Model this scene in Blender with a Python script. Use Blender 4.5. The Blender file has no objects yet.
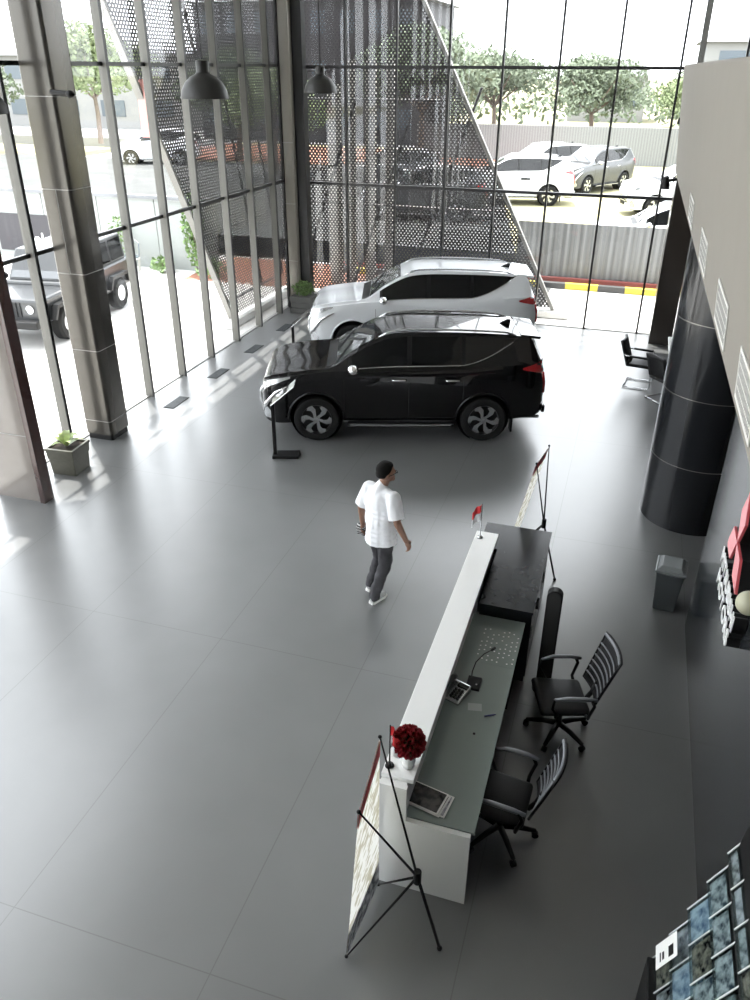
import bpy, bmesh, math, random
from mathutils import Vector, Matrix, noise
random.seed(7)
C = bpy.context.scene.collection
PI = math.pi

# ------------------------------------------------------------------ materials
def mat(name, col, rough=.5, metal=0., coat=0., noise_amt=0., nscale=8., spec=.5, bump=0.):
    m = bpy.data.materials.new(name); m.use_nodes = True
    nt = m.node_tree; b = nt.nodes['Principled BSDF']
    b.inputs['Base Color'].default_value = (*col, 1)
    b.inputs['Roughness'].default_value = rough
    b.inputs['Metallic'].default_value = metal
    b.inputs['Coat Weight'].default_value = coat
    b.inputs['Coat Roughness'].default_value = .03
    b.inputs['Specular IOR Level'].default_value = spec
    if noise_amt or bump:
        tc = nt.nodes.new('ShaderNodeTexCoord'); n = nt.nodes.new('ShaderNodeTexNoise')
        n.inputs['Scale'].default_value = nscale; n.inputs['Detail'].default_value = 4
        nt.links.new(tc.outputs['Object'], n.inputs['Vector'])
        if noise_amt:
            mx = nt.nodes.new('ShaderNodeMix'); mx.data_type = 'RGBA'
            nt.links.new(n.outputs['Fac'], mx.inputs['Factor'])
            mx.inputs['A'].default_value = (*[c*(1-noise_amt) for c in col], 1)
            mx.inputs['B'].default_value = (*[min(1, c*(1+noise_amt)) for c in col], 1)
            nt.links.new(mx.outputs['Result'], b.inputs['Base Color'])
        if bump:
            bp = nt.nodes.new('ShaderNodeBump'); bp.inputs['Strength'].default_value = bump
            bp.inputs['Distance'].default_value = .02
            nt.links.new(n.outputs['Fac'], bp.inputs['Height']); nt.links.new(bp.outputs['Normal'], b.inputs['Normal'])
    return m

def math_node(nt, op, a, b=None, c=None):
    n = nt.nodes.new('ShaderNodeMath'); n.operation = op
    for i, v in enumerate((a, b, c)):
        if v is None: continue
        if isinstance(v, (int, float)): n.inputs[i].default_value = v
        else: nt.links.new(v, n.inputs[i])
    return n.outputs[0]

def coords(nt):
    tc = nt.nodes.new('ShaderNodeTexCoord'); s = nt.nodes.new('ShaderNodeSeparateXYZ')
    nt.links.new(tc.outputs['Object'], s.inputs[0]); return tc, s

def floor_material():
    m = mat('polished concrete tiles', (.2, .21, .21), .3, spec=.5); nt = m.node_tree; b = nt.nodes['Principled BSDF']
    tc, s = coords(nt)
    def line(o, off, per, w):
        t = math_node(nt, 'ADD', o, off); t = math_node(nt, 'DIVIDE', t, per); t = math_node(nt, 'FRACT', t)
        t = math_node(nt, 'SUBTRACT', t, .5); t = math_node(nt, 'ABSOLUTE', t)
        return math_node(nt, 'GREATER_THAN', t, .5-w/per/2)
    l = math_node(nt, 'MAXIMUM', line(s.outputs[0], 3.725+1.655*20, 1.655, .008), line(s.outputs[1], -6.125+3.37*20, 3.37, .008))
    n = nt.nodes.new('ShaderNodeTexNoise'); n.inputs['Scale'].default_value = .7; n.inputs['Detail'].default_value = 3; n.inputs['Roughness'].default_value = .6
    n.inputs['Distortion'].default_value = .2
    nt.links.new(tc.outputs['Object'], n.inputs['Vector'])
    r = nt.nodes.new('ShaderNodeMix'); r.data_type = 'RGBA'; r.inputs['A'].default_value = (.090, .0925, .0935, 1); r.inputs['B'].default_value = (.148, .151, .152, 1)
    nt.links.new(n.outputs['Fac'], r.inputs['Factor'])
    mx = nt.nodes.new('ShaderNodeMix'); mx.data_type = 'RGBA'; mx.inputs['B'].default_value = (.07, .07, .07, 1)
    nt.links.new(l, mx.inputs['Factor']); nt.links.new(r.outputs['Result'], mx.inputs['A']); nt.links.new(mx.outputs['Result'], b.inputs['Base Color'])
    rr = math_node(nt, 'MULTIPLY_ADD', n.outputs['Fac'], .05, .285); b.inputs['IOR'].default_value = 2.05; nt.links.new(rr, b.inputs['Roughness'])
    return m

def glass_material(name, tint=(.95, .953, .957), refl=.03):
    m = bpy.data.materials.new(name); m.use_nodes = True; nt = m.node_tree; nt.nodes.clear()
    o = nt.nodes.new('ShaderNodeOutputMaterial'); t = nt.nodes.new('ShaderNodeBsdfTransparent'); g = nt.nodes.new('ShaderNodeBsdfGlossy')
    t.inputs[0].default_value = (*tint, 1); g.inputs['Roughness'].default_value = .02
    f = nt.nodes.new('ShaderNodeLayerWeight'); f.inputs['Blend'].default_value = .5
    mx = nt.nodes.new('ShaderNodeMixShader'); k = math_node(nt, 'MULTIPLY_ADD', math_node(nt, 'POWER', f.outputs['Facing'], 5.), .45, refl)
    nt.links.new(k, mx.inputs[0]); nt.links.new(t.outputs[0], mx.inputs[1]); nt.links.new(g.outputs[0], mx.inputs[2])
    nt.links.new(mx.outputs[0], o.inputs[0]); return m

def perforated_material(axis):
    m = bpy.data.materials.new('perforated dark metal'); m.use_nodes = True; nt = m.node_tree; b = nt.nodes['Principled BSDF']
    b.inputs['Base Color'].default_value = (.045, .043, .045, 1); b.inputs['Roughness'].default_value = .6
    tc, s = coords(nt); u = s.outputs[axis]; v = s.outputs[2]
    PU, PV, RR = .095, .062, .0185
    row = math_node(nt, 'FLOOR', math_node(nt, 'DIVIDE', v, PV))
    odd = math_node(nt, 'MULTIPLY', math_node(nt, 'FLOORED_MODULO', row, 2.), .5)
    fu = math_node(nt, 'SUBTRACT', math_node(nt, 'FRACT', math_node(nt, 'ADD', math_node(nt, 'DIVIDE', u, PU), odd)), .5)
    fv = math_node(nt, 'SUBTRACT', math_node(nt, 'FRACT', math_node(nt, 'DIVIDE', v, PV)), .5)
    du = math_node(nt, 'MULTIPLY', fu, PU); dv = math_node(nt, 'MULTIPLY', fv, PV)
    d = math_node(nt, 'SQRT', math_node(nt, 'ADD', math_node(nt, 'MULTIPLY', du, du), math_node(nt, 'MULTIPLY', dv, dv)))
    a = math_node(nt, 'GREATER_THAN', d, RR); nt.links.new(a, b.inputs['Alpha']); return m

def cover_material(name, c1, c2, scale=9.):
    m = bpy.data.materials.new(name); m.use_nodes = True; nt = m.node_tree; b = nt.nodes['Principled BSDF']
    b.inputs['Roughness'].default_value = .25
    tc = nt.nodes.new('ShaderNodeTexCoord'); n = nt.nodes.new('ShaderNodeTexNoise'); n.inputs['Scale'].default_value = scale
    n.inputs['Detail'].default_value = 3; nt.links.new(tc.outputs['Object'], n.inputs['Vector'])
    r = nt.nodes.new('ShaderNodeValToRGB'); r.color_ramp.interpolation = 'LINEAR'
    r.color_ramp.elements[0].position = .38; r.color_ramp.elements[0].color = (*c1, 1)
    r.color_ramp.elements[1].position = .62; r.color_ramp.elements[1].color = (*c2, 1)
    e = r.color_ramp.elements.new(.5); e.color = (*[(a+b_)*.5 for a, b_ in zip(c1, c2)], 1)
    nt.links.new(n.outputs['Fac'], r.inputs[0]); nt.links.new(r.outputs[0], b.inputs['Base Color']); return m

def stripes_material(name, axis, per, c1, c2, duty=.5, rough=.6, off=0.):
    m = mat(name, c1, rough); nt = m.node_tree; b = nt.nodes['Principled BSDF']; tc, s = coords(nt)
    f = math_node(nt, 'FRACT', math_node(nt, 'ADD', math_node(nt, 'DIVIDE', s.outputs[axis], per), 40+off))
    g = math_node(nt, 'GREATER_THAN', f, duty); mx = nt.nodes.new('ShaderNodeMix'); mx.data_type = 'RGBA'
    mx.inputs['A'].default_value = (*c1, 1); mx.inputs['B'].default_value = (*c2, 1)
    nt.links.new(g, mx.inputs['Factor']); nt.links.new(mx.outputs['Result'], b.inputs['Base Color']); return m

def brick_material(name, c1, c2, mortar, scale, rough=.8):
    m = mat(name, c1, rough); nt = m.node_tree; b = nt.nodes['Principled BSDF']
    tc = nt.nodes.new('ShaderNodeTexCoord'); br = nt.nodes.new('ShaderNodeTexBrick'); br.inputs['Scale'].default_value = scale
    br.inputs['Color1'].default_value = (*c1, 1); br.inputs['Color2'].default_value = (*c2, 1); br.inputs['Mortar'].default_value = (*mortar, 1)
    br.inputs['Mortar Size'].default_value = .015
    nt.links.new(tc.outputs['Object'], br.inputs['Vector']); nt.links.new(br.outputs[0], b.inputs['Base Color']); return m

M = dict(
    floor=floor_material(),
    glass=glass_material('clear window glass'),
    dark=mat('black window metal', (.015, .015, .016), .4),
    fin=mat('warm grey aluminium fin', (.095, .092, .08), .45),
    bronze=mat('dark bronze cladding', (.075, .070, .062), .22, .6),
    bronze_side=mat('brushed grey cladding', (.22, .21, .195), .3, .8),
    seam=mat('pale joint', (.30, .30, .29), .6),
    beige=mat('warm grey paint', (.225, .207, .183), .75, noise_amt=.04, nscale=3),
    ceiling=mat('light ceiling paint', (.45, .45, .44), .9),
    wall=mat('off white wall paint', (.5, .5, .49), .8),
    darkwall=mat('dark glossy panel', (.018, .02, .022), .13, spec=.35),
    brownpanel=mat('dark brown panel', (.03, .024, .02), .3, coat=.3),
    marble=mat('pinkish grey stone panel', (.2, .18, .165), .12, noise_amt=.12, nscale=1.2),
    maroon=mat('dark maroon edge', (.045, .02, .018), .25, coat=.4),
    blackcol=mat('black glossy column cladding', (.012, .013, .015), .16, coat=.1, spec=.4),
    grille=mat('white grille', (.7, .69, .66), .5),
    slot=mat('dark recess', (.02, .02, .02), .9),
    white=mat('white laminate', (.84, .845, .83), .22),
    worktop=mat('grey green glass worktop', (.22, .26, .245), .1, coat=.3),
    blackwood=mat('black woodgrain laminate', (.012, .014, .017), .22, noise_amt=.5, nscale=6, spec=.22),
    black=mat('black plastic', (.008, .008, .0085), .45, spec=.25),
    softblack=mat('black upholstery', (.012, .012, .013), .5, noise_amt=.2, nscale=40, spec=.3),
    meshgrey=mat('grey mesh rib', (.22, .23, .245), .35, .4),
    chrome=mat('chrome', (.8, .8, .8), .08, 1.),
    silver=mat('satin silver', (.5, .51, .52), .25, .9),
    carblack=mat('black car paint', (.003, .003, .0035), .15, coat=.6, spec=.15),
    carwhite=mat('white car paint', (.62, .64, .66), .25, coat=1.),
    carsilver=mat('dark grey car paint', (.045, .048, .052), .3, coat=.5),
    carglass=mat('tinted car glass', (.003, .0035, .004), .05, coat=.4, spec=.2),
    shieldglass=mat('car windscreen glass', (.05, .055, .06), .03, coat=1.),
    rubber=mat('tyre rubber', (.008, .008, .008), .8, spec=.3),
    rimdark=mat('dark rim', (.03, .03, .032), .3, .6),
    tail=mat('red lens', (.35, .01, .012), .1, coat=1.),
    skin=mat('brown skin', (.22, .115, .075), .5),
    shirt=mat('white cotton', (.72, .73, .755), .85, bump=.6, nscale=14),
    jeans=mat('charcoal denim', (.034, .033, .038), .85, noise_amt=.35, nscale=16, bump=.4),
    hair=mat('black hair', (.006, .0055, .005), .8, spec=.15, bump=.8, nscale=90),
    shoe=mat('pale grey shoe canvas', (.35, .35, .35), .7),
    sole=mat('white sole', (.7, .7, .68), .6),
    red=mat('red fabric', (.6, .03, .035), .6),
    redsign=mat('glossy red acrylic', (.75, .13, .15), .2, coat=.5),
    whitesign=mat('white acrylic', (.9, .9, .9), .25),
    rose=mat('dark red petals', (.24, .008, .016), .6, noise_amt=.5, nscale=60),
    leaf=mat('leaf green', (.10, .17, .05), .6, noise_amt=.4, nscale=9),
    paleleaf=mat('variegated leaf', (.34, .42, .18), .45, noise_amt=.35, nscale=14),
    treeleaf=mat('tree foliage', (.10, .125, .08), .8, noise_amt=.35, nscale=1.5),
    treeleaf2=mat('bright tree foliage', (.13, .165, .075), .8, noise_amt=.4, nscale=1.5),
    bark=mat('bark', (.13, .10, .08), .9, noise_amt=.3, nscale=5),
    soil=mat('dark soil', (.03, .022, .016), .95),
    pot=mat('olive grey glazed pot', (.09, .09, .07), .4, noise_amt=.2, nscale=20),
    stonepot=mat('grey stone planter', (.10, .10, .095), .7),
    binmat=mat('grey bin plastic', (.085, .095, .10), .4),
    binlid=mat('light grey bin lid', (.2, .215, .22), .4),
    acrylic=glass_material('clear acrylic', (.86, .9, .9), .1),
    acryledge=mat('frosted acrylic edge', (.72, .74, .74), .3),
    paper=mat('white paper', (.8, .8, .78), .6),
    globe=mat('pale olive globe', (.42, .41, .3), .5),
    concrete=mat('pale concrete paving', (.58, .57, .55), .8, noise_amt=.08, nscale=.6),
    dry=mat('dry yellow grass', (.26, .245, .14), .95, noise_amt=.2, nscale=.5),
    asphalt=mat('pale road', (.25, .25, .245), .9, noise_amt=.1, nscale=.5),
    redsoil=brick_material('red brick paving', (.30, .12, .07), (.24, .09, .055), (.18, .14, .11), 3.),
    kerb=stripes_material('yellow and black kerb paint', 0, 1.7, (.5, .40, .05), (.05, .05, .05), .55),
    redline=mat('faded red kerb', (.25, .07, .06), .8),
    fence=stripes_material('corrugated grey sheet', 0, .16, (.21, .215, .215), (.165, .17, .17), .5),
    hoard=mat('white hoarding panel', (.26, .275, .265), .7),
    bldg=mat('pale building render', (.22, .22, .215), .8),
    bldgroof=mat('grey roof sheet', (.15, .155, .165), .7),
    bldgwin=mat('building window', (.08, .10, .12), .2),
    whitepost=mat('white painted steel', (.42, .41, .37), .6),
    darkmass=mat('dark facade', (.035, .033, .038), .7),
    coral=mat('pale coral trim', (.62, .30, .27), .6),
    jeep=mat('dark grey car paint', (.02, .022, .024), .35, coat=.3),
)
M['perfX'] = perforated_material(0); M['perfY'] = perforated_material(1)

# ------------------------------------------------------------------ mesh builder
class MB:
    def __init__(s): s.bm = bmesh.new()
    def _add(s, vs, fs):
        v = [s.bm.verts.new(p) for p in vs]
        for f in fs:
            try: s.bm.faces.new([v[i] for i in f])
            except ValueError: pass
        return v
    def hexa(s, p):
        return s._add(p, [(0, 3, 2, 1), (4, 5, 6, 7), (0, 1, 5, 4), (1, 2, 6, 5), (2, 3, 7, 6), (3, 0, 4, 7)])
    def box(s, x0, x1, y0, y1, z0, z1):
        return s.hexa([(x0, y0, z0), (x1, y0, z0), (x1, y1, z0), (x0, y1, z0), (x0, y0, z1), (x1, y0, z1), (x1, y1, z1), (x0, y1, z1)])
    def obox(s, c, size, mtx):
        h = [d/2 for d in size]; ps = []
        for z in (-1, 1):
            for x, y in ((-1, -1), (1, -1), (1, 1), (-1, 1)):
                ps.append(Vector(c)+mtx @ Vector((x*h[0], y*h[1], z*h[2])))
        return s.hexa(ps)
    def prism(s, poly, z0, z1):
        n = len(poly); vs = [(x, y, z0) for x, y in poly]+[(x, y, z1) for x, y in poly]
        fs = [tuple(range(n))[::-1], tuple(range(n, 2*n))]+[(i, (i+1) % n, n+(i+1) % n, n+i) for i in range(n)]
        return s._add(vs, fs)
    def extr(s, poly, d):
        n = len(poly); d = Vector(d); P = [Vector(p) for p in poly]
        vs = P+[p+d for p in P]
        return s._add(vs, [tuple(range(n))[::-1], tuple(range(n, 2*n))]+[(i, (i+1) % n, n+(i+1) % n, n+i) for i in range(n)])
    def cyl(s, a, b, r0, r1=None, seg=16, caps=True):
        a = Vector(a); b = Vector(b); r1 = r0 if r1 is None else r1
        d = (b-a).normalized(); u = d.orthogonal().normalized(); w = d.cross(u)
        vs = []
        for p, r in ((a, r0), (b, r1)):
            for i in range(seg):
                t = 2*PI*i/seg; vs.append(p+(u*math.cos(t)+w*math.sin(t))*r)
        fs = [(i, (i+1) % seg, seg+(i+1) % seg, seg+i) for i in range(seg)]
        if caps: fs += [tuple(range(seg))[::-1], tuple(range(seg, 2*seg))]
        return s._add(vs, fs)
    def tube(s, pts, r, seg=8, closed=False):
        P = [Vector(p) for p in pts]; n = len(P); rs = r if isinstance(r, (list, tuple)) else [r]*n
        rings = []; u = None
        for i, p in enumerate(P):
            a = P[(i-1) % n] if (closed or i > 0) else p; b = P[(i+1) % n] if (closed or i < n-1) else p
            d = (b-a).normalized()
            if u is None: u = d.orthogonal().normalized()
            u = (u-d*u.dot(d)).normalized(); w = d.cross(u)
            rings.append([s.bm.verts.new(p+(u*math.cos(2*PI*k/seg)+w*math.sin(2*PI*k/seg))*rs[i]) for k in range(seg)])
        for i in range(n if closed else n-1):
            A, B = rings[i], rings[(i+1) % n]
            for k in range(seg):
                try: s.bm.faces.new((A[k], A[(k+1) % seg], B[(k+1) % seg], B[k]))
                except ValueError: pass
        if not closed:
            s.bm.faces.new(rings[0][::-1]); s.bm.faces.new(rings[-1])
    def lathe(s, prof, c=(0, 0, 0), axis='z', seg=32, caps=False):
        c = Vector(c); rings = []
        for r, h in prof:
            ring = []
            for i in range(seg):
                t = 2*PI*i/seg; a, b = r*math.cos(t), r*math.sin(t)
                p = {'z': (a, b, h), 'y': (a, h, b), 'x': (h, a, b)}[axis]
                ring.append(s.bm.verts.new(c+Vector(p)))
            rings.append(ring)
        for A, B in zip(rings, rings[1:]):
            for i in range(seg): s.bm.faces.new((A[i], A[(i+1) % seg], B[(i+1) % seg], B[i]))
        if caps: s.bm.faces.new(rings[0][::-1]); s.bm.faces.new(rings[-1])
    def ball(s, c, r, sc=(1, 1, 1), mtx=None, u=16, v=10):
        m = Matrix.Translation(Vector(c)) @ (mtx.to_4x4() if mtx else Matrix.Identity(4)) @ Matrix.Diagonal((r*sc[0], r*sc[1], r*sc[2], 1))
        bmesh.ops.create_uvsphere(s.bm, u_segments=u, v_segments=v, radius=1, matrix=m)
    def capsule(s, a, b, r0, r1):
        a = Vector(a); b = Vector(b)
        s.cyl(a, b, r0, r1, 14); s.ball(a, r0, u=14, v=8); s.ball(b, r1, u=14, v=8)
    def grid(s, rows, closed=False):
        R = [[s.bm.verts.new(p) for p in r] for r in rows]
        for A, B in zip(R, R[1:]):
            n = len(A)
            for i in range(n if closed else n-1):
                try: s.bm.faces.new((A[i], A[(i+1) % n], B[(i+1) % n], B[i]))
                except ValueError: pass
        return R
    def build(s, name, m, parent=None, smooth=False, bevel=0., world=False, mods=None):
        bmesh.ops.recalc_face_normals(s.bm, faces=s.bm.faces)
        me = bpy.data.meshes.new(name); off = None
        if parent is not None and world:
            off = Vector((0, 0, 0)); p = parent
            while p is not None: off += p.location; p = p.parent
            bmesh.ops.translate(s.bm, verts=s.bm.verts, vec=-off)
        s.bm.to_mesh(me); s.bm.free()
        for mm in (m if isinstance(m, (list, tuple)) else [m]): me.materials.append(M[mm] if isinstance(mm, str) else mm)
        if smooth is True:
            for p in me.polygons: p.use_smooth = True
        elif smooth:
            for p in me.polygons: p.use_smooth = True
            me.set_sharp_from_angle(angle=smooth)
        o = bpy.data.objects.new(name, me); C.objects.link(o)
        if parent is not None: o.parent = parent
        if bevel:
            b = o.modifiers.new('bevel', 'BEVEL'); b.width = bevel; b.segments = 2; b.limit_method = 'ANGLE'
        return o

def bake(o, smooth=None):
    dg = bpy.context.evaluated_depsgraph_get(); dg.update()
    me = bpy.data.meshes.new_from_object(o.evaluated_get(dg)); o.modifiers.clear(); o.data = me
    if smooth is not None:
        for p in me.polygons: p.use_smooth = True
        if smooth is not True: me.set_sharp_from_angle(angle=smooth)
    return o

def tag(o, label=None, cat=None, group=None, kind=None):
    if label: o['label'] = label
    if cat: o['category'] = cat
    if group: o['group'] = group
    if kind: o['kind'] = kind
    return o
def thing(name, loc, label=None, cat=None, rz=0., group=None, kind=None):
    o = bpy.data.objects.new(name, None); C.objects.link(o); o.location = loc; o.rotation_euler = (0, 0, rz)
    o.empty_display_size = .1
    return tag(o, label, cat, group, kind)
def kids(o): return [c for c in bpy.data.objects if c.parent is o]
def dup(root, loc, rz, label, group=None, cat=None, parent=None, swap=None):
    tree = {}
    for o in bpy.data.objects:
        if o.parent is not None: tree.setdefault(o.parent, []).append(o)
    def rec(o, par):
        c = o.copy(); C.objects.link(c)
        if par is not None: c.parent = par
        if swap and c.type == 'MESH':
            me = c.data
            if any(mm and mm.name in swap for mm in me.materials):
                me = me.copy(); c.data = me
                for i, mm in enumerate(me.materials):
                    if mm and mm.name in swap: me.materials[i] = swap[mm.name]
        for ch in tree.get(o, []): rec(ch, c)
        return c
    r = rec(root, None); r.location = loc; r.rotation_euler = (0, 0, rz); r['label'] = label
    if group: r['group'] = group
    if cat: r['category'] = cat
    return r

def struct(name, mb, m, parent=None, **k):
    o = mb.build(name, m, parent, **k)
    if parent is None: o['kind'] = 'structure'
    return o
def slab(name, m, *b, parent=None, bevel=0.):
    mb = MB(); mb.box(*b); return struct(name, mb, m, parent, bevel=bevel)

# ------------------------------------------------------------------ room shell
ZC = 8.3                               # ceiling
YB, XL, XR = 19.7, -8.5, 6.0
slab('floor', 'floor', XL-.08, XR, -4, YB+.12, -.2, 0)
slab('ceiling', 'ceiling', XL-.25, XR, -4.2, YB+.2, ZC, ZC+.3)
slab('slab_upper_blocker', 'ceiling', XL+.1, XR, -4, .45, 3.9, 4.15)  # unseen upper floor at the viewpoint, added to block light from behind
slab('wall_rear', 'wall', XL-.2, XR, -4.2, -4, 0, ZC)
slab('wall_right', 'wall', XR, XR+.2, -4.2, YB+.2, 0, ZC)

# left glazing: window_1
w1 = thing('window_1', (XL, 8, 0), kind='structure')
mb = MB(); mb.box(XL-.01, XL+.002, -4, YB, .04, ZC); mb.build('pane', 'glass', w1, world=True)
y = 9.885-1.243*11
while y < 19.3:
    mb = MB(); mb.box(XL-.045, XL+.105, y-.028, y+.028, 0, ZC); mb.build('mullion', 'fin', w1, world=True)
    mb = MB(); mb.box(XL+.105, XL+.117, y-.03, y+.03, 0, ZC); mb.build('mullion_edge', 'dark', w1, world=True)
    y += 1.243
for z in (.01, 3.14, 5.64, ZC-.05):
    h_ = .03 if z > 1 else .008; mb = MB(); mb.box(XL-.03, XL+.03, -4, YB, z-h_, z+h_); mb.build('transom', 'dark' if z > 1 else 'seam', w1, world=True)
# rear glazing facing the camera: window_2
w2 = thing('window_2', (-3, YB, 0), kind='structure')
mb = MB(); mb.box(XL, 3.0, YB, YB+.012, .04, ZC); mb.build('pane', 'glass', w2, world=True)
for x in (-6.96, -5.72, -4.49, -3.28, -2.06, -.83, .42, 1.65):
    mb = MB(); mb.box(x-.024, x+.024, YB-.06, YB+.03, 0, ZC); mb.build('mullion', 'dark', w2, world=True)
for z in (.01, 3.07, 5.62, ZC-.05):
    h_ = .032 if z > 1 else .008; mb = MB(); mb.box(XL, 3.0, YB-.04, YB+.03, z-h_, z+h_); mb.build('transom', 'dark' if z > 1 else 'seam', w2, world=True)
mb = MB(); mb.box(.72, .84, YB-.1, YB+.03, 3.8, ZC); mb.build('corner_post', 'bldg', w2, world=True)
slab('wall_back', 'brownpanel', .70, XR, 18.9, YB+.1, 0, 3.8)
slab('wall_back', 'wall', 3.0, XR, YB, YB+.1, 3.8, ZC)

# corner column
M['cornerpaint'] = mat('warm grey satin cladding', (.3, .28, .245), .22, .2)
c = MB(); c.box(-8.44, -8.18, 19.25, 19.66, 0, ZC)
corner = struct('column', c, 'cornerpaint', bevel=.02); corner['category'] = 'column'; corner['label'] = 'tall metal-clad column in the far glazed corner'
c = MB(); c.box(-8.50, -8.44, 19.2, 19.68, 0, ZC); c.build('edge_strip', 'dark', corner)
c = MB(); c.box(-8.18, -7.93, 19.42, 19.68, 0, ZC); c.build('return_panel', 'dark', corner)
for z in (1.2, 2.6, 4.0):
    c = MB(); c.box(-8.44, -8.18, 19.245, 19.25, z, z+.012); c.build('seam', 'seam', corner)

# big left column
def rrect(x0, x1, y0, y1, r, n=6):
    P = []
    for cx, cy, a0 in ((x1-r, y0+r, -90), (x1-r, y1-r, 0), (x0+r, y1-r, 90), (x0+r, y0+r, 180)):
        for i in range(n+1):
            a = math.radians(a0+90*i/n); P.append((cx+r*math.cos(a), cy+r*math.sin(a)))
    return P
c = MB(); c.prism(rrect(-8.45, -7.93, 10.33, 10.85, .05), .1, ZC)
col = struct('column', c, 'bronze', smooth=math.radians(40)); col['category'] = 'column'; col['label'] = 'bronze metal-clad column in front of the left glazing'
c = MB(); c.prism(rrect(-8.43, -7.95, 10.35, 10.83, .04), 0, .1); c.build('plinth', 'black', col)
c = MB()
for z in (.34, 1.57, 2.79, 4.01, 5.23): c.prism(rrect(-8.452, -7.928, 10.328, 10.852, .05), z, z+.01)
c.box(-8.19, -8.183, 10.327, 10.335, 2.8, 4.01)
c.build('seam', 'seam', col)

# black round column right
c = MB(); c.lathe([(.65, 0), (.65, 3.8)], (1.33, 10.75, 0), seg=64, caps=True)
rc = struct('column', c, 'blackcol', smooth=math.radians(40)); rc['category'] = 'column'; rc['label'] = 'thick round black glossy column under the grey balcony'
c = MB()
for z in (.95, 1.9, 2.85): c.lathe([(.652, z), (.652, z+.01)], (1.33, 10.75, 0), seg=64)
c.build('seam', 'bronze_side', rc)

# balcony and sign wall
fx = lambda y: .785-.01*y
mb = MB(); TI = .17; mb.hexa([(fx(-2), -2, 3.8), (fx(17.9), 17.9, 3.8), (fx(17.9)+.2, 17.9, 3.8), (fx(-2)+.2, -2, 3.8), (fx(-2)-TI, -2, 5.68), (fx(17.9)-TI, 17.9, 5.68), (fx(17.9)-TI+.2, 17.9, 5.68), (fx(-2)-TI+.2, -2, 5.68)])
par = struct('wall_balcony', mb, 'beige', bevel=.025)
mb = MB(); mb.prism([(fx(-2)+.16, -2), (fx(17.9)+.16, 17.9), (XR, 17.9), (XR, -2)], 3.82, 4.4)
struct('slab_balcony', mb, 'beige')
mb = MB(); mb.box(1.23, 1.5, -2, 7.98, 0, 3.8); struct('wall_sign', mb, 'darkwall')

# portal block on the far left
mb = MB(); mb.box(-8.44, -7.66, 8.16, 8.30, 0, 4.6)
po = struct('wall_portal', mb, 'marble')
mb = MB(); mb.box(-7.68, -7.60, 8.13, 8.33, 0, 4.62); mb.build('edge_trim', 'maroon', po)
mb = MB(); mb.box(-8.45, -7.68, 8.155, 8.16, 1.04, 1.05); mb.build('seam', 'seam', po)

# ------------------------------------------------------------------ perforated facade screens (outside)
def screen(axis, quad, label, mname):
    # quad: list of (u,z) ; axis 0: plane y const, axis 1: plane x const
    P = (lambda u, z, k=0.: (u, 20.9+k, z)) if axis == 0 else (lambda u, z, k=0.: (-9.3-k, u, z))
    q = quad
    base = P(sum(a for a, _ in q)/len(q), 0)
    t = thing('facade_screen', (base[0], base[1], 0), label, 'screen', group=None)
    mb = MB(); mb.extr([P(u, z) for u, z in q], Vector(P(0, 0, .004))-Vector(P(0, 0)))
    mb.build('perforated_panel', mname, t, world=True)
    return t, P
ZT = 8.6
lx = lambda z: -1.68-(z+.1)*.538        # back screen's slanted edge
qb = [(-9.3, .12), (lx(.12), .12), (lx(ZT), ZT), (-9.3, ZT)]
sb, P = screen(0, qb, 'slanted perforated metal facade screen outside the back windows', 'perfX')
mb = MB(); mb.hexa([P(lx(-.05), -.05, -.06), P(lx(-.05)+.09, -.05, -.06), P(lx(-.05)+.09, -.05, .10), P(lx(-.05), -.05, .10),
                    P(lx(ZT), ZT, -.06), P(lx(ZT)+.09, ZT, -.06), P(lx(ZT)+.09, ZT, .10), P(lx(ZT), ZT, .10)])
M['edge'] = mat('grey painted edge', (.2, .195, .18), .6)
mb.build('slanted_edge', 'edge', sb, world=True)
for u in (-9.0, -7.4, -5.9):
    mb = MB(); mb.cyl(P(u, 0, .25), P(u+(-1.9 if u < -4 else -1.9)*-1., 5.2, .25), .035); mb.build('strut', 'dark', sb, world=True)
mb = MB(); mb.cyl(P(-9.3, 4.9, .2), P(-5.0, 4.9, .2), .03); mb.cyl(P(-9.3, 2.4, .2), P(-3.2, 2.4, .2), .03); mb.build('rail', 'dark', sb, world=True)
mb = MB(); mb.box(-9.3, -1.3, 20.7, 21.1, -.1, .06); mb.build('base_beam', 'concrete', sb, world=True)
ly = lambda z: 17.55-(z-.14)*.574*1.0
ql = [(ly(.12), .12), (20.9, .12), (20.9, ZT), (ly(ZT), ZT)]
sl, P = screen(1, ql, 'slanted perforated metal facade screen outside the left windows', 'perfY')
mb = MB(); mb.hexa([P(ly(0)-.07, 0, -.05), P(ly(0), 0, -.05), P(ly(0), 0, .1), P(ly(0)-.07, 0, .1),
                    P(ly(ZT)-.07, ZT, -.05), P(ly(ZT), ZT, -.05), P(ly(ZT), ZT, .1), P(ly(ZT)-.07, ZT, .1)])
mb.build('slanted_edge', 'edge', sl, world=True)
mb = MB(); mb.box(-9.38, -9.2, ly(4.9)-.16, ly(4.9)-.1, 4.4, 5.4); mb.build('coral_strip', 'coral', sl, world=True)
for u in (18.2, 19.6, 16.6):
    mb = MB(); mb.cyl(P(u, 6.0 if u > 17 else 8, .25), P(u+1.7, .4 if u > 17 else 3.0, .25), .03); mb.build('strut', 'dark', sl, world=True)
mb = MB(); mb.cyl(P(17.6, .45, .1), P(20.9, .45, .1), .03); mb.cyl(P(16.6, 2.2, .1), P(20.9, 2.2, .1), .03); mb.build('rail', 'dark', sl, world=True)
mb = MB(); mb.box(-9.5, -9.1, 17.2, 21.1, -.1, .06); mb.build('base_beam', 'concrete', sl, world=True)

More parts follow.
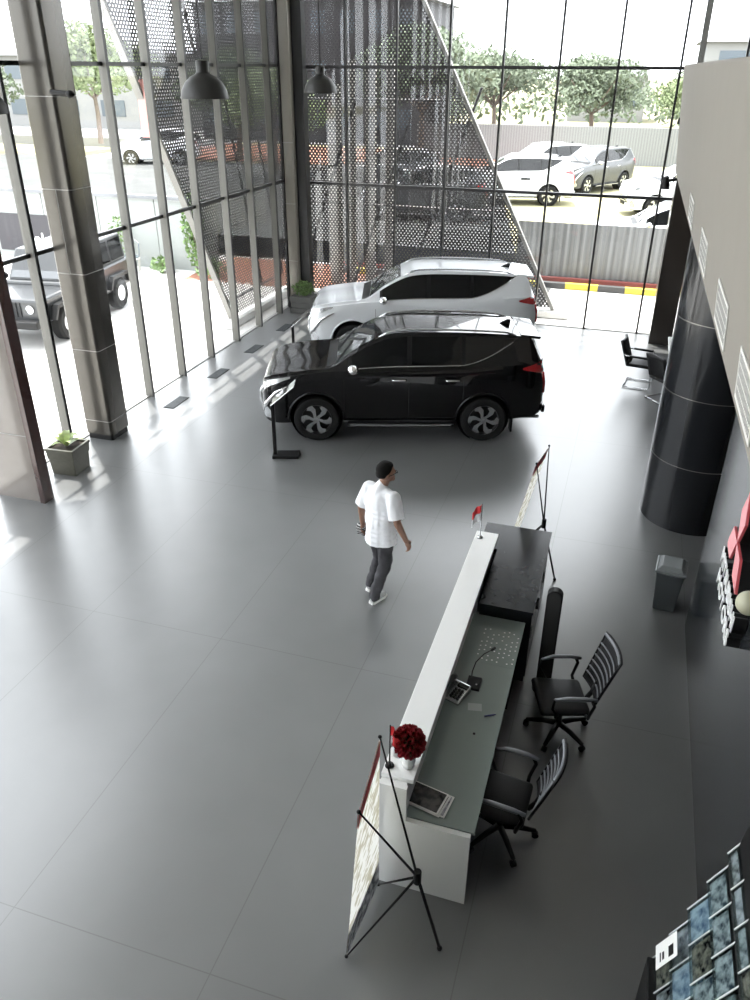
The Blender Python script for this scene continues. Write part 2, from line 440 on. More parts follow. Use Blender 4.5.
# ------------------------------------------------------------------ outside grounds
slab('ground_paving', 'concrete', -40, 30, -30, 30, -.35, -.12)
slab('ground_red_paving', 'redsoil', -13, -7.2, 21.6, 24.9, -.12, -.10)
M['tar'] = mat('dark asphalt', (.06, .062, .06), .9, noise_amt=.4, nscale=.7)
slab('ground_asphalt', 'tar', -7.2, -2.1, 21.6, 24.9, -.12, -.10)
mb = MB(); mb.prism([(-40, 25.2), (-3.4, 25.2), (-7.6, 46.5), (-40, 46.5)], -.1, .56); struct('ground_car_park', mb, 'tar')
slab('ground_lawn', 'dry', -30, 60, 25.2, 60, -.3, .55)
slab('ground_road', 'asphalt', -80, 90, 60, 80, -.3, .56)
slab('ground_far', 'dry', -300, 300, 80, 500, -.3, .5)
slab('ground_side', 'dry', -300, -40, -100, 80, -.3, -.1)
slab('ground_red_bank', 'redsoil', -30, -5.2, 47, 58, .55, .62)

f = thing('sheet_fence', (1, 24.6, 0), 'corrugated pale grey metal sheet fence behind the back windows', 'fence')
mb = MB()
pts = []; n = 260
for i in range(n+1):
    x = -3.3+16.3*i/n; pts.append((x, 24.6+.02*math.sin(i*PI/2+.4)))
mb.grid([[(x, y_, -.1) for x, y_ in pts], [(x, y_, 1.65) for x, y_ in pts]]); mb.build('sheet_panel', 'fence', f, world=True)
mb = MB(); mb.box(-3.3, 13, 24.63, 24.67, 1.5, 1.56); mb.box(-3.3, 13, 24.63, 24.67, .4, .46); mb.build('rail', 'silver', f, world=True)
mb = MB(); mb.box(-9, 13, 24.0, 24.2, -.12, .05)
k = tag(mb.build('painted_kerb', 'kerb', bevel=.01), 'low kerb painted in yellow and black blocks before the sheet fence', 'kerb')
mb = MB(); mb.box(-9, 13, 24.42, 24.54, -.12, .12); tag(mb.build('red_pipe_rail', 'redline', bevel=.02), 'faded red low rail along the foot of the sheet fence', 'rail')

# white posts behind the screen
for i, (x, w) in enumerate(((-8.35, .36), (-7.85, .2), (-7.3, .28), (-6.75, .22))):
    mb = MB(); mb.box(x-w/2, x+w/2, 22.6, 22.75, -.1, 5.8 if i else 5.2)
    tag(mb.build('white_post', 'whitepost', bevel=.01), ['widest white post behind the perforated screen, nearest the corner', 'narrow white post second from the corner behind the screen', 'broad white post third from the corner behind the screen', 'white post farthest from the corner behind the screen'][i], 'post', 'white posts behind the perforated screen')

# hoarding wall on the left
h = thing('hoarding', (-16, 22.7, 0), 'low white panel hoarding across the yard beyond the left glazing', 'hoarding')
for i in range(7):
    mb = MB(); x = -27+2.1*i; mb.box(x, x+2.06, 22.7, 22.76, -.12, 2.0); mb.build('panel', 'hoard', h, world=True)
mb = MB(); mb.box(-27, -12.3, 22.6, 22.85, 2.0, 2.1); mb.build('cap_rail', 'bldgroof', h, world=True)
KELU = h
mb = MB(); mb.box(-20.6, -17.9, 22.67, 22.7, .1, 1.3); mb.build('dark_banner', 'darkmass', h, world=True)

# far buildings
def building(x0, x1, y0, y1, z1, label, wm='bldg', rows=2, cols=6, roof=.5):
    t = thing('building', ((x0+x1)/2, (y0+y1)/2, .5), label, 'building')
    mb = MB(); mb.box(x0, x1, y0, y1, .5, z1); mb.build('wall', wm, t, world=True)
    mb = MB(); mb.hexa([(x0-.6, y0-.6, z1), (x1+.6, y0-.6, z1), (x1+.6, y1+.6, z1), (x0-.6, y1+.6, z1), (x0+1, (y0+y1)/2-.5, z1+roof), (x1-1, (y0+y1)/2-.5, z1+roof), (x1-1, (y0+y1)/2+.5, z1+roof), (x0+1, (y0+y1)/2+.5, z1+roof)])
    mb.build('roof', 'bldgroof', t, world=True)
    for r in range(rows):
        for c_ in range(cols):
            xa = x0+(x1-x0)*(c_+.25)/cols; xb = x0+(x1-x0)*(c_+.75)/cols; za = .5+(z1-.5)*(r+.35)/rows; zb = .5+(z1-.5)*(r+.8)/rows
            mb = MB(); mb.box(xa, xb, y0-.05, y0+.02, za, zb); mb.build('window', 'bldgwin', t, world=True)
building(-70, -40, 70, 84, 6.5, 'long pale building with grey roof far behind the left glazing')
building(4, 40, 96, 110, 8.0, 'wide pale building far behind the trees at right', roof=1.2)
building(-34, -16.2, 62, 72, 9.8, 'dark grey building block behind the perforated screen', 'darkmass', 3, 8)
building(-9, -1, 99, 107, 5.0, 'small pale house far behind the parked cars', rows=1, cols=4, roof=1.5)
# low boundary wall behind the parked cars
mb = MB(); mb.box(-14, 14, 53, 53.2, .55, 2.6); tag(mb.build('boundary_wall', 'fence'), 'grey boundary wall behind the cars parked on the grass', 'wall')

# trees
def leaf_blob(mb, c, rx, rz, n, s):
    for i in range(n):
        v = Vector((random.gauss(0, 1), random.gauss(0, 1), random.gauss(0, 1))).normalized()*(random.random()**.4)
        p = Vector((c[0]+v.x*rx, c[1]+v.y*rx, c[2]+v.z*rz))
        a = Vector((random.uniform(-1, 1), random.uniform(-1, 1), random.uniform(-1, 1))).normalized(); b = a.orthogonal().normalized()
        q = s*random.uniform(.6, 1.3)
        mb._add([p-a*q-b*q*.5, p+a*q-b*q*.5, p+a*q+b*q*.5, p-a*q+b*q*.5], [(0, 1, 2, 3)])
def tree(x, y, h, r, label, lm='treeleaf', z0=.5, n=6300, trunk=.16):
    t = thing('tree', (x, y, z0), label, 'tree')
    mb = MB(); mb.tube([(0, 0, 0), (.1, 0, h*.25), (-.05, .1, h*.45), (0, 0, h*.7)], [trunk*1.3, trunk, trunk*.8, trunk*.4])
    for k in range(6):
        a = k*1.05; mb.tube([(0, 0, h*.38), (math.cos(a)*r*.35, math.sin(a)*r*.35, h*.55), (math.cos(a)*r*.7, math.sin(a)*r*.7, h*.72)], [trunk*.5, trunk*.35, trunk*.15], seg=6)
    mb.build('trunk', 'bark', t, smooth=True)
    mb = MB()
    for k in range(9):
        a = k*2.4; rr = r*.55*(k/8)**.5
        leaf_blob(mb, (math.cos(a)*rr, math.sin(a)*rr, h*(.62+.25*random.random()-.12*(k/8))), r*.5, h*.17, n//9, r*.028)
    mb.build('foliage', lm, t); return t
tree(-11.5, 66, 6.8, 4.4, 'rounded green tree left of the slanted screen edge, far behind the cars')
tree(-4.0, 62, 6.2, 4.0, 'wide green tree with a bare trunk behind the two parked SUVs')
tree(2.6, 70, 5.2, 3.4, 'green tree in the middle of the row behind the grass', 'treeleaf2')
tree(3.6, 47, 5.6, 3.3, 'large bright green tree nearest the balcony corner', 'treeleaf2', n=8100)
tree(9, 60, 6.5, 4, 'green tree partly hidden behind the grey balcony')
tree(-39.5, 56, 8, 5, 'tall tree beyond the yard seen past the big left column', 'treeleaf2')
tree(-49, 52, 7.5, 5, 'tree at the far left beyond the yard', z0=-.12)
tree(-24, 48, 6.2, 4.0, 'tree beyond the hoarding left of the screen', 'treeleaf')
tree(-19, 42, 5.2, 3.2, 'smaller pale tree behind the hoarding near the screen', 'treeleaf2')
tree(-56, 42, 7.5, 5, 'tree behind the yard at the left frame edge', z0=-.12)
tree(-13, 50, 7.5, 4.5, 'shadowy tree behind the perforated screen', 'treeleaf')
# far low hedge
mb = MB()
for i in range(60): leaf_blob(mb, (-40+i*2.0, 91+random.uniform(-2, 2), 2.0+random.random()*.8), 2.2, 1.9, 60, .3)
tag(mb.build('distant_hedge', 'treeleaf'), 'long belt of distant greenery along the horizon', 'greenery', kind='stuff')
# creeper on the screen foot, small yard items
def shrub(x, y, z0, w, hh, label, n=260, s=.05, name='shrub', lm='leaf', cat='shrub'):
    t = thing(name, (x, y, z0), label, cat)
    mb = MB(); mb.cyl((0, 0, 0), (0, 0, hh*.7), .02, .012, 6)
    for k in range(5): mb.cyl((0, 0, hh*.1*k), (math.cos(k*2)*w*.5, math.sin(k*2)*w*.5, hh*(.3+.12*k)), .01, .006, 5)
    mb.build('stem', 'bark', t)
    mb = MB(); leaf_blob(mb, (0, 0, hh*.55), w, hh*.5, n, s); mb.build('foliage', lm, t); return t
shrub(-12.9, 22.3, -.12, .35, 2.3, 'tall climbing plant at the end of the white hoarding', 420, .06)
shrub(-14.0, 22.1, -.12, .4, .5, 'low shrub at the foot of the white hoarding', 200)
shrub(-12.2, 21.9, -.12, .5, .6, 'low leafy shrub beside the screen foot', 200)
shrub(-15.6, 22.3, -.12, .35, 1.6, 'slender potted tree in front of the hoarding beside the column', 180)

# yard chair in front of hoarding
t = thing('garden_chair', (-15.0, 21.9, -.12), 'small pale wire garden chair in front of the white hoarding', 'chair')
mb = MB()
for k in range(12):
    a = k/12*2*PI; mb.cyl((.24*math.cos(a), .24*math.sin(a), 0), (.28*math.cos(a), .28*math.sin(a), .42), .012, seg=6)
mb.lathe([(.29, .41), (.30, .44), (.27, .46)]); mb.build('base', 'whitepost', t)
mb = MB(); mb.lathe([(0, .44), (.27, .44), (.27, .48), (0, .48)]); mb.build('seat', 'bldgwin', t)
mb = MB(); mb.tube([(-.25, .1, .45), (-.2, .25, .85), (0, .3, .95), (.2, .25, .85), (.25, .1, .45)], .015); mb.build('backrest', 'bldgwin', t)

# ------------------------------------------------------------------ SUV
def interp(keys, x):
    if x <= keys[0][0]: return keys[0][1]
    for i in range(len(keys)-1):
        (a, va), (b, vb) = keys[i], keys[i+1]
        if x <= b:
            t = (x-a)/(b-a)
            ma = (vb-keys[i-1][1])/(b-keys[i-1][0]) if i > 0 else (vb-va)/(b-a)
            mb_ = (keys[i+2][1]-va)/(keys[i+2][0]-a) if i+2 < len(keys) else (vb-va)/(b-a)
            d = b-a; t2 = t*t; t3 = t2*t
            # limit overshoot
            sl = (vb-va)/d
            lim = lambda m: 0 if m*sl <= 0 else (math.copysign(min(abs(m), 2.5*abs(sl)), sl))
            ma = lim(ma); mb_ = lim(mb_)
            return (2*t3-3*t2+1)*va+(t3-2*t2+t)*d*ma+(-2*t3+3*t2)*vb+(t3-t2)*d*mb_
    return keys[-1][1]
L_ = 4.80
K = dict(
    zbot=[(0, .42), (.06, .30), (.3, .25), (.9, .30), (3.7, .32), (4.4, .36), (4.75, .42), (4.8, .52)],
    zbelt=[(0, .66), (.03, .88), (.10, 1.02), (.3, 1.10), (.8, 1.18), (1.25, 1.23), (2.2, 1.25), (3.4, 1.28), (4.3, 1.35), (4.62, 1.36), (4.72, 1.27), (4.80, .98)],
    zroof=[(0, .70), (.03, .94), (.10, 1.08), (.3, 1.16), (.8, 1.235), (1.18, 1.27), (1.32, 1.33), (1.6, 1.53), (1.9, 1.70), (2.15, 1.795), (2.6, 1.835), (3.3, 1.83), (3.9, 1.805), (4.35, 1.76), (4.52, 1.71), (4.62, 1.50), (4.72, 1.3), (4.8, 1.02)],
    w=[(0, .52), (.04, .68), (.12, .80), (.35, .885), (.9, .905), (2.4, .89), (3.7, .91), (4.3, .895), (4.6, .84), (4.74, .74), (4.8, .60)],
    wr=[(0, .46), (.04, .60), (.12, .72), (.3, .78), (.9, .79), (1.2, .78), (1.5, .70), (1.9, .64), (2.4, .615), (3.6, .605), (4.3, .59), (4.52, .58), (4.62, .63), (4.72, .62), (4.8, .52)],
)
def section(x):
    zb, zl, zr, w, wr = (interp(K[k], x) for k in ('zbot', 'zbelt', 'zroof', 'w', 'wr'))
    g = zl-zb
    crown = .035 if x > 1.2 else .05
    P = [(0, zb), (w*.80, zb), (w*.95, zb+.05*min(1, g*2)), (w*.985, zb+g*.30), (w, zb+g*.62), (w*.985, zb+g*.86), (w*.955, zl-.005*g)]
    u = max(0., zr-zl)
    P += [(w*.93+(wr*1.04-w*.93)*.12, zl+u*.10), (wr*1.04+.0, zl+u*.885), (wr*.985, zl+u*.965), (wr*.80, zr-crown*.35), (wr*.4, zr-crown*.06), (0, zr)]
    return P
def yz(x, z):                                    # half width at height z on the flank
    P = section(x)[1:10]
    best = P[-1][0]
    for (a, za), (b, zb) in zip(P, P[1:]):
        if za <= z <= zb and zb > za: return a+(b-a)*(z-za)/(zb-za)
    return best
def ztop(x, y):
    P = section(x)[8:]; y = abs(y)
    for (a, za), (b, zb) in zip(P, P[1:]):
        if b <= y <= a and a > b: return zb+(za-zb)*(y-b)/(a-b)
    return P[0][1]
WF, WR_, RW = .95, 3.77, .385
def cutter(x, s):
    mb = MB(); mb.cyl((x, s*.55, .40), (x, s*1.2, .40), .455, seg=40)
    return mb.build('cutter', 'black')
def suv(name, loc, rz, label, paint='carblack'):
    t = thing(name, loc, label, 'car', rz)
    xs = [0, .015, .03, .05, .08, .12, .17, .23, .3]+[.3+i*.1 for i in range(1, 42)]+[4.45, 4.5, 4.54, 4.58, 4.62, 4.66, 4.7, 4.73, 4.76, 4.785, 4.8]
    xs = sorted(set(round(x, 3) for x in xs if x <= 4.8))
    mb = MB(); rows = []
    for x in xs:
        S = section(x); full = S+[(-a, b) for a, b in S[-2:0:-1]]
        rows.append([(x, a, b) for a, b in full])
    R = mb.grid(rows, closed=True)
    mb.bm.faces.new(R[0]); mb.bm.faces.new(R[-1][::-1])
    body = mb.build('body', paint, t)
    cuts = [cutter(x, s) for x in (WF, WR_) for s in (-1, 1)]
    for c_ in cuts:
        c_.parent = t
        m = body.modifiers.new('b', 'BOOLEAN'); m.object = c_; m.operation = 'DIFFERENCE'; m.solver = 'EXACT'
    bake(body, math.radians(32))
    me0 = None
    for c_ in cuts: bpy.data.objects.remove(c_)
    # dark wheel wells
    for x in (WF, WR_):
        for s in (-1, 1):
            mb = MB(); mb.lathe([(.445, s*.80), (.445, s*.56), (.05, s*.56)], (x, 0, .40), 'y', 32)
            mb.build('wheel_well', 'slot', t)
    # cladding arch trim
    for x in (WF, WR_):
        for s in (-1, 1):
            mb = MB(); pts = []
            for i in range(25):
                a = math.radians(-12+204*i/24); px_, pz = x+.468*math.cos(a), .40+.468*math.sin(a)
                if pz > .34: pts.append((px_, s*(yz(px_, pz)+.004), pz))
            mb.tube(pts, .018, 6); mb.build('arch_trim', paint, t, smooth=True)
    # side glass: windows as patches
    top = lambda x: min(section(x)[8][1]-.012, 9)
    def patch(x0, x1, lo, hi, nm, m, side, parent, off=.008, nx=14, nz=4):
        mb = MB(); rows = []
        for i in range(nx+1):
            x = x0+(x1-x0)*i/nx; a, b = lo(x), hi(x)
            if b < a+.004: b = a+.004
            rows.append([(x, side*(yz(x, a+(b-a)*j/nz)+off), a+(b-a)*j/nz) for j in range(nz+1)])
        mb.grid(rows); return mb.build(nm, m, parent, smooth=True)
    belt = lambda x: section(x)[7][1]+.004
    kick = lambda x: belt(x)+max(0, (x-3.35))**1.6*.38
    for s in (-1, 1):
        patch(1.50, 4.36, lambda x: kick(x)-.012, lambda x: top(x)+.006, 'window_surround', 'black', s, t, .004, 40)
        patch(1.55, 2.46, belt, top, 'side_window', 'carglass', s, t)
        patch(2.54, 3.36, belt, top, 'side_window', 'carglass', s, t)
        patch(3.42, 4.30, kick, top, 'side_window', 'carglass', s, t)
        if True:   # chrome belt line
            mb = MB(); mb.tube([(x, s*(yz(x, kick(x)-.015)+.008), kick(x)-.015) for x in [1.5+i*.1 for i in range(28)]], .008, 5); mb.build('belt_trim', 'chrome', t, smooth=True)
        # seams
        mb = MB()
        for xs_ in (1.42, 2.50, 3.40):
            mb.tube([(xs_+(.25*max(0, .75-z) if xs_ > 3 else 0), s*(yz(xs_, z)+.0), z) for z in [.42+.075*i for i in range(10)]], .005, 4)
        mb.tube([(x, s*(yz(x, .42)), .42) for x in (1.42, 2, 2.5, 3, 3.45)], .005, 4)
        mb.build('door_seam', 'slot', t)
        for hx in (2.33, 3.22):
            mb = MB(); z = 1.09; mb.tube([(hx-.12, s*(yz(hx, z)+.006), z), (hx-.10, s*(yz(hx, z)+.04), z+.004), (hx+.10, s*(yz(hx, z)+.04), z+.004), (hx+.12, s*(yz(hx, z)+.006), z)], .015, 6)
            mb.build('door_handle', 'chrome', t, smooth=True)
        # mirror
        mb = MB(); mb.ball((1.58, s*1.0, 1.30), .11, (.85, 1.15, .75)); mb.cyl((1.6, s*.84, 1.23), (1.6, s*.97, 1.28), .025)
        mb.build('side_mirror', 'chrome', t, smooth=True)
        # headlight
        mb = MB(); rows = []
        for i in range(11):
            x = .035+.50*i/10; z1 = interp(K['zbelt'], x)-.01; z0 = z1-.13+.10*i/10
            rows.append([(x, s*(yz(x, z0+(z1-z0)*j/4)+.006), z0+(z1-z0)*j/4) for j in range(5)])
        mb.grid(rows); mb.build('headlight', 'silver', t, smooth=True)
        # chrome shield strokes
        mb = MB(); mb.tube([(.55, s*(yz(.55, 1.0)+.008), 1.0), (.28, s*(yz(.28, .86)+.012), .86), (.11, s*(yz(.11, .64)+.014), .64), (.05, s*(yz(.05, .50)+.0), .52)], [.012, .03, .04, .028], 8)
        mb.tube([(.06, s*(yz(.06, .90)), .90), (.0, s*.54, .76), (-.01, s*.50, .62), (.04, s*(yz(.04, .46)), .46)], [.03, .035, .035, .025], 8)
        mb.build('chrome_shield', 'chrome', t, smooth=True)
        mb = MB(); rows = []
        for i in range(7):
            x = .06+.16*i/6; rows.append([(x, s*(yz(x, .38+.28*j/4*(1-i/9))+.008), .38+.28*j/4*(1-i/9)) for j in range(5)])
        mb.grid(rows); mb.build('fog_light_panel', 'silver', t, smooth=True)
        # tail light
        mb = MB(); rows = []
        for i in range(9):
            x = 4.36+.36*i/8; z0 = 1.27-.08*i/8; z1 = 1.31+.09*i/8-.01
            rows.append([(x, s*(yz(x, z0+(z1-z0)*j/3)+.008), z0+(z1-z0)*j/3) for j in range(4)])
        mb.grid(rows); mb.build('tail_light', 'tail', t, smooth=True)
        mb = MB(); mb.tube([(4.71, s*(yz(4.71, 1.2)+.005), 1.2), (4.76, s*(yz(4.76, 1.0)+.005), 1.0), (4.765, s*(yz(4.765, .8)+.005), .82)], .03, 6); mb.build('tail_light', 'tail', t, smooth=True)
        # side step, rail, mud flap
        mb = MB(); mb.box(1.48, 3.27, min(s*.86, s*.98), max(s*.86, s*.98), .30, .35); mb.build('side_step', 'black', t, bevel=.01)
        mb = MB(); mb.box(1.52, 3.22, min(s*.975, s*.985), max(s*.975, s*.985), .315, .34); mb.build('step_trim', 'silver', t)
        mb = MB(); mb.tube([(2.0, s*.58, ztop(2.0, .58)-.01), (2.15, s*.58, ztop(2.15, .58)+.025)]+[(2.3+i*.4, s*.57, ztop(2.3+i*.4, .57)+.03) for i in range(5)]+[(4.1, s*.56, ztop(4.1, .56)+.025), (4.25, s*.55, ztop(4.25, .55)-.01)], .018, 6)
        mb.build('roof_rail', 'silver' if paint != 'carblack' else 'silver', t, smooth=True)
        mb = MB(); mb.box(4.24, 4.27, min(s*.68, s*.86), max(s*.68, s*.86), .16, .42); mb.build('mud_flap', 'black', t)
    # windscreen and rear window
    def toppatch(x0, x1, k, nm, m, off=.007, n=10):
        mb = MB(); rows = []
        for i in range(n+1):
            x = x0+(x1-x0)*i/n; wmax = section(x)[9][0]*k
            rows.append([(x-off*.6, -wmax+2*wmax*j/12, ztop(x, -wmax+2*wmax*j/12)+off) for j in range(13)])
        mb.grid(rows); return mb.build(nm, m, t, smooth=True)
    ws = toppatch(1.30, 1.93, .95, 'windscreen', 'shieldglass')
    mb = MB()
    for y0 in (-.62, .02):
        pts = [(1.30+.05*i, y0+.1*i, ztop(1.30+.05*i, y0+.1*i)+.02) for i in range(6)]; mb.tube(pts, .009, 5)
    mb.build('wiper', 'black', t)
    toppatch(1.13, 1.29, .9, 'cowl', 'black', .004, 4)
    mb = MB()      # rear window
    rows = [[(x+.012, -.5*k+1.0*k*j/8, z) for j in range(9)] for x, z, k in ((4.575, 1.64, .9), (4.625, 1.52, 1.0), (4.675, 1.43, 1.05), (4.725, 1.33, 1.1))]
    mb.grid(rows); mb.build('rear_window', 'carglass', t, smooth=True)
    # spoiler, fin, grille, plates
    mb = MB(); mb.hexa([(4.33, -.57, 1.725), (4.66, -.55, 1.68), (4.66, .55, 1.68), (4.33, .57, 1.725), (4.33, -.56, 1.765), (4.68, -.53, 1.72), (4.68, .53, 1.72), (4.33, .56, 1.765)])
    mb.build('spoiler', paint, t, bevel=.015)
    mb = MB(); mb.extr([(4.05, -.01, ztop(4.05, 0)), (4.23, -.01, ztop(4.23, 0)), (4.24, -.01, ztop(4.2, 0)+.08), (4.19, -.01, ztop(4.2, 0)+.085)], (0, .04, 0)); mb.build('roof_antenna', 'black', t)
    mb = MB(); mb.box(-.012, .05, -.50, .50, .50, .72); g = mb.build('grille', 'slot', t)
    for z in (.55, .62, .69):
        mb = MB(); mb.box(-.03, .0, -.46, .46, z-.013, z+.013); mb.build('grille_bar', 'chrome', g)
    mb = MB(); mb.box(-.035, -.01, -.24, .24, .40, .50); mb.build('number_plate', 'black', t)
    mb = MB()
    for k in range(3):
        a = k*2*PI/3+PI/2
        mb.extr([(-.034, 0, .66), (-.034, .04*math.cos(a-.52), .66+.04*math.sin(a-.52)), (-.034, .07*math.cos(a), .66+.07*math.sin(a)), (-.034, .04*math.cos(a+.52), .66+.04*math.sin(a+.52))], (-.008, 0, 0))
    mb.build('badge', 'chrome', t)
    mb = MB(); mb.box(4.77, 4.83, -.7, .7, .45, .58); mb.build('rear_bumper', paint, t, bevel=.02)
    mb = MB(); mb.cyl((4.45, -.5, .30), (4.78, -.5, .30), .03); mb.build('exhaust', 'silver', t)
    # wheels
    for x in (WF, WR_):
        for s in (-1, 1):
            w = bpy.data.objects.new('wheel', None); C.objects.link(w); w.parent = t; w.location = (x, s*.80, RW)
            if s > 0: w.rotation_euler = (0, 0, PI)
            mb = MB(); mb.lathe([(.265, .10), (.33, .115), (.372, .10), (.385, .06), (.385, -.06), (.372, -.10), (.33, -.115), (.265, -.10)], seg=40, axis='y'); mb.build('tyre', 'rubber', w, smooth=math.radians(40))
            mb = MB(); mb.lathe([(.27, .1), (.27, -.095), (.262, -.105), (.252, -.09), (.245, -.02), (.03, -.03), (0, -.03)], seg=40, axis='y'); mb.build('rim', 'rimdark', w, smooth=math.radians(40))
            mb = MB()
            for k in range(6):
                a = k*PI/3; R_ = Matrix.Rotation(a, 3, 'Y')
                pl = [(.035, -.02), (.09, -.045), (.15, -.075), (.225, -.06), (.235, .015), (.20, .055), (.165, .0), (.11, -.005), (.04, .025)]
                mb.extr([R_ @ Vector((p*1.11, -.098, q*1.11)) for p, q in pl], (0, .03, 0))
            mb.lathe([(.045, -.08), (.045, -.105), (0, -.108)], seg=20, axis='y')
            mb.build('spokes', 'silver', w)
    return t
a = math.radians(17.58)
def place(wx, wy, lx_, ly_, ang): return (wx-(lx_*math.cos(ang)-ly_*math.sin(ang)), wy-(lx_*math.sin(ang)+ly_*math.cos(ang)), 0)
bl = place(-4.64, 11.44, WF, -.90, a)
black = suv('sport_utility_vehicle', bl, a, 'glossy black SUV with chrome front nearest the desk on the showroom floor')
aw = math.radians(15.5)
aw = math.radians(16.2)
white = dup(black, (-6.62, 16.25, 0), aw, 'white SUV with tinted windows parked behind the black one', swap={'black car paint': M['carwhite']})
white.scale = (1.025, 1.025, 1.025)
mb = MB(); st = [(x, -(yz(x, z)+.012), z) for x, z in ((2.62, .985), (2.98, .985), (2.98, 1.06), (2.62, 1.06))]
mb._add(st, [(0, 1, 2, 3)]); mb.build('side_sticker', 'black', white)
# parked cars outside
dup(white, (-6.3, 40.2, .55), math.radians(50), 'white SUV parked on the grass, leftmost of the cars outside the back window', cat='car')
dup(black, (-3.6, 39.2, .55), math.radians(58), 'dark grey SUV parked on the grass beside the white one outside', cat='car', swap={'black car paint': M['carsilver']})
dup(white, (-.6, 34.2, .55), math.radians(18), 'white car with dark nose parked on the grass outside near the balcony', cat='car')
dup(white, (-1.3, 27.2, .1), math.radians(6), 'white car showing only its roof above the sheet fence', cat='car')
dup(black, (-10.2, 30.5, .55), math.radians(10), 'dark car parked beyond the perforated screen', cat='car', swap={'black car paint': M['carsilver']})
dup(white, (-7.6, 35.5, .55), math.radians(12), 'white car parked farther behind the perforated screen', cat='car')
dup(black, (-13.4, 36.5, .55), math.radians(12), 'second dark car behind the perforated screen near the white posts', cat='car', swap={'black car paint': M['carsilver']})
dup(white, (-30, 44, .5), math.radians(20), 'pale car far off beyond the hoarding', cat='car')

# boxy off-roader outside on the left
t = thing('off_road_car', (-13.3, 14.5, -.12), 'dark grey boxy off-roader parked outside the left glazing', 'car', math.radians(98))
mb = MB(); mb.box(-.1, 1.3, -.85, .85, .55, 1.12); mb.box(1.2, 4.3, -.88, .88, .5, 1.2); b_ = mb.build('body', 'jeep', t, bevel=.06)
mb = MB(); mb.hexa([(1.35, -.82, 1.2), (4.28, -.84, 1.2), (4.28, .84, 1.2), (1.35, .82, 1.2), (1.75, -.74, 1.85), (4.22, -.76, 1.85), (4.22, .76, 1.85), (1.75, .74, 1.85)]); mb.build('cabin', 'jeep', t, bevel=.04)
for s in (-1, 1):
    for x0, x1 in ((1.85, 2.6), (2.7, 3.4), (3.5, 4.15)):
        mb = MB(); yy = lambda z: s*(.845-(z-1.2)*.125); mb._add([(x0+.0, yy(1.26), 1.26), (x1, yy(1.26), 1.26), (x1, yy(1.76), 1.76), (x0+(.1 if x0 < 2 else 0), yy(1.76), 1.76)], [(0, 1, 2, 3)]); mb.build('side_window', 'carglass', t)
    for x in (.75, 3.55):
        mb = MB(); mb.lathe([(.2, .13), (.36, .14), (.41, .09), (.41, -.09), (.36, -.14), (.2, -.13)], (x, s*.82, .41), 'y', 32); mb.build('wheel', 'rubber', t, smooth=math.radians(40))
        mb = MB(); mb.lathe([(.21, s*.1), (.2, s*.13), (.05, s*.12), (0, s*.12)], (x, s*.82, .41), 'y', 24); mb.build('rim', 'silver', t)
        mb = MB(); mb.extr([(x-.62, s*.80, .62), (x-.42, s*.80, .92), (x+.42, s*.80, .92), (x+.62, s*.80, .62), (x+.55, s*.80, .60), (x+.38, s*.80, .84), (x-.38, s*.80, .84), (x-.55, s*.80, .60)], (0, s*.2, 0)); mb.build('fender', 'black', t)
    mb = MB(); mb.ball((1.5, s*1.0, 1.25), .11, (.6, 1, .8)); mb.build('side_mirror', 'black', t, smooth=True)
    mb = MB(); mb.lathe([(.1, -.13), (.1, -.11), (0, -.11)], (0, s*.55, .9), 'x', 20); mb.build('headlight', 'silver', t)
mb = MB()
for i in range(7): mb.box(-.13, -.1, -.33+i*.1, -.27+i*.1, .72, 1.04)
mb.build('grille', 'slot', t)
mb = MB(); mb.box(-.35, -.12, -.8, .8, .5, .68); mb.box(4.3, 4.45, -.8, .8, .5, .66); mb.build('bumper', 'black', t, bevel=.03)
mb = MB(); mb._add([(1.30, -.74, 1.25), (1.30, .74, 1.25), (1.70, .68, 1.78), (1.70, -.68, 1.78)], [(0, 1, 2, 3)])
bmesh.ops.translate(mb.bm, verts=mb.bm.verts, vec=(.06, 0, 0)); mb.build('windscreen', 'shieldglass', t)
mb = MB(); mb.lathe([(.2, -.1), (.36, -.12), (.40, -.08), (.40, .08), (.36, .12), (.0, .12)], (4.45, 0, 1.05), 'x', 32); mb.build('spare_wheel', 'rubber', t, smooth=math.radians(40))

# ------------------------------------------------------------------ floor vents, planters
for i, (y, lb) in enumerate(((12.24, 'floor vent grille nearest the big left column'), (13.95, 'floor vent grille second from the big left column'), (15.67, 'floor vent grille third from the big left column'), (17.43, 'floor vent grille nearest the far glazed corner'))):
    t = thing('floor_vent', (-7.82, y, 0), lb, 'vent', group='floor vents along the left glazing')
    mb = MB(); mb.box(-.11, .11, -.30, .30, .001, .006); mb.build('recess', 'slot', t)
    mb = MB()
    for k in range(9): mb.box(-.10+k*.0225, -.09+k*.0225, -.29, .29, .004, .012)
    mb.build('slats', 'binmat', t)

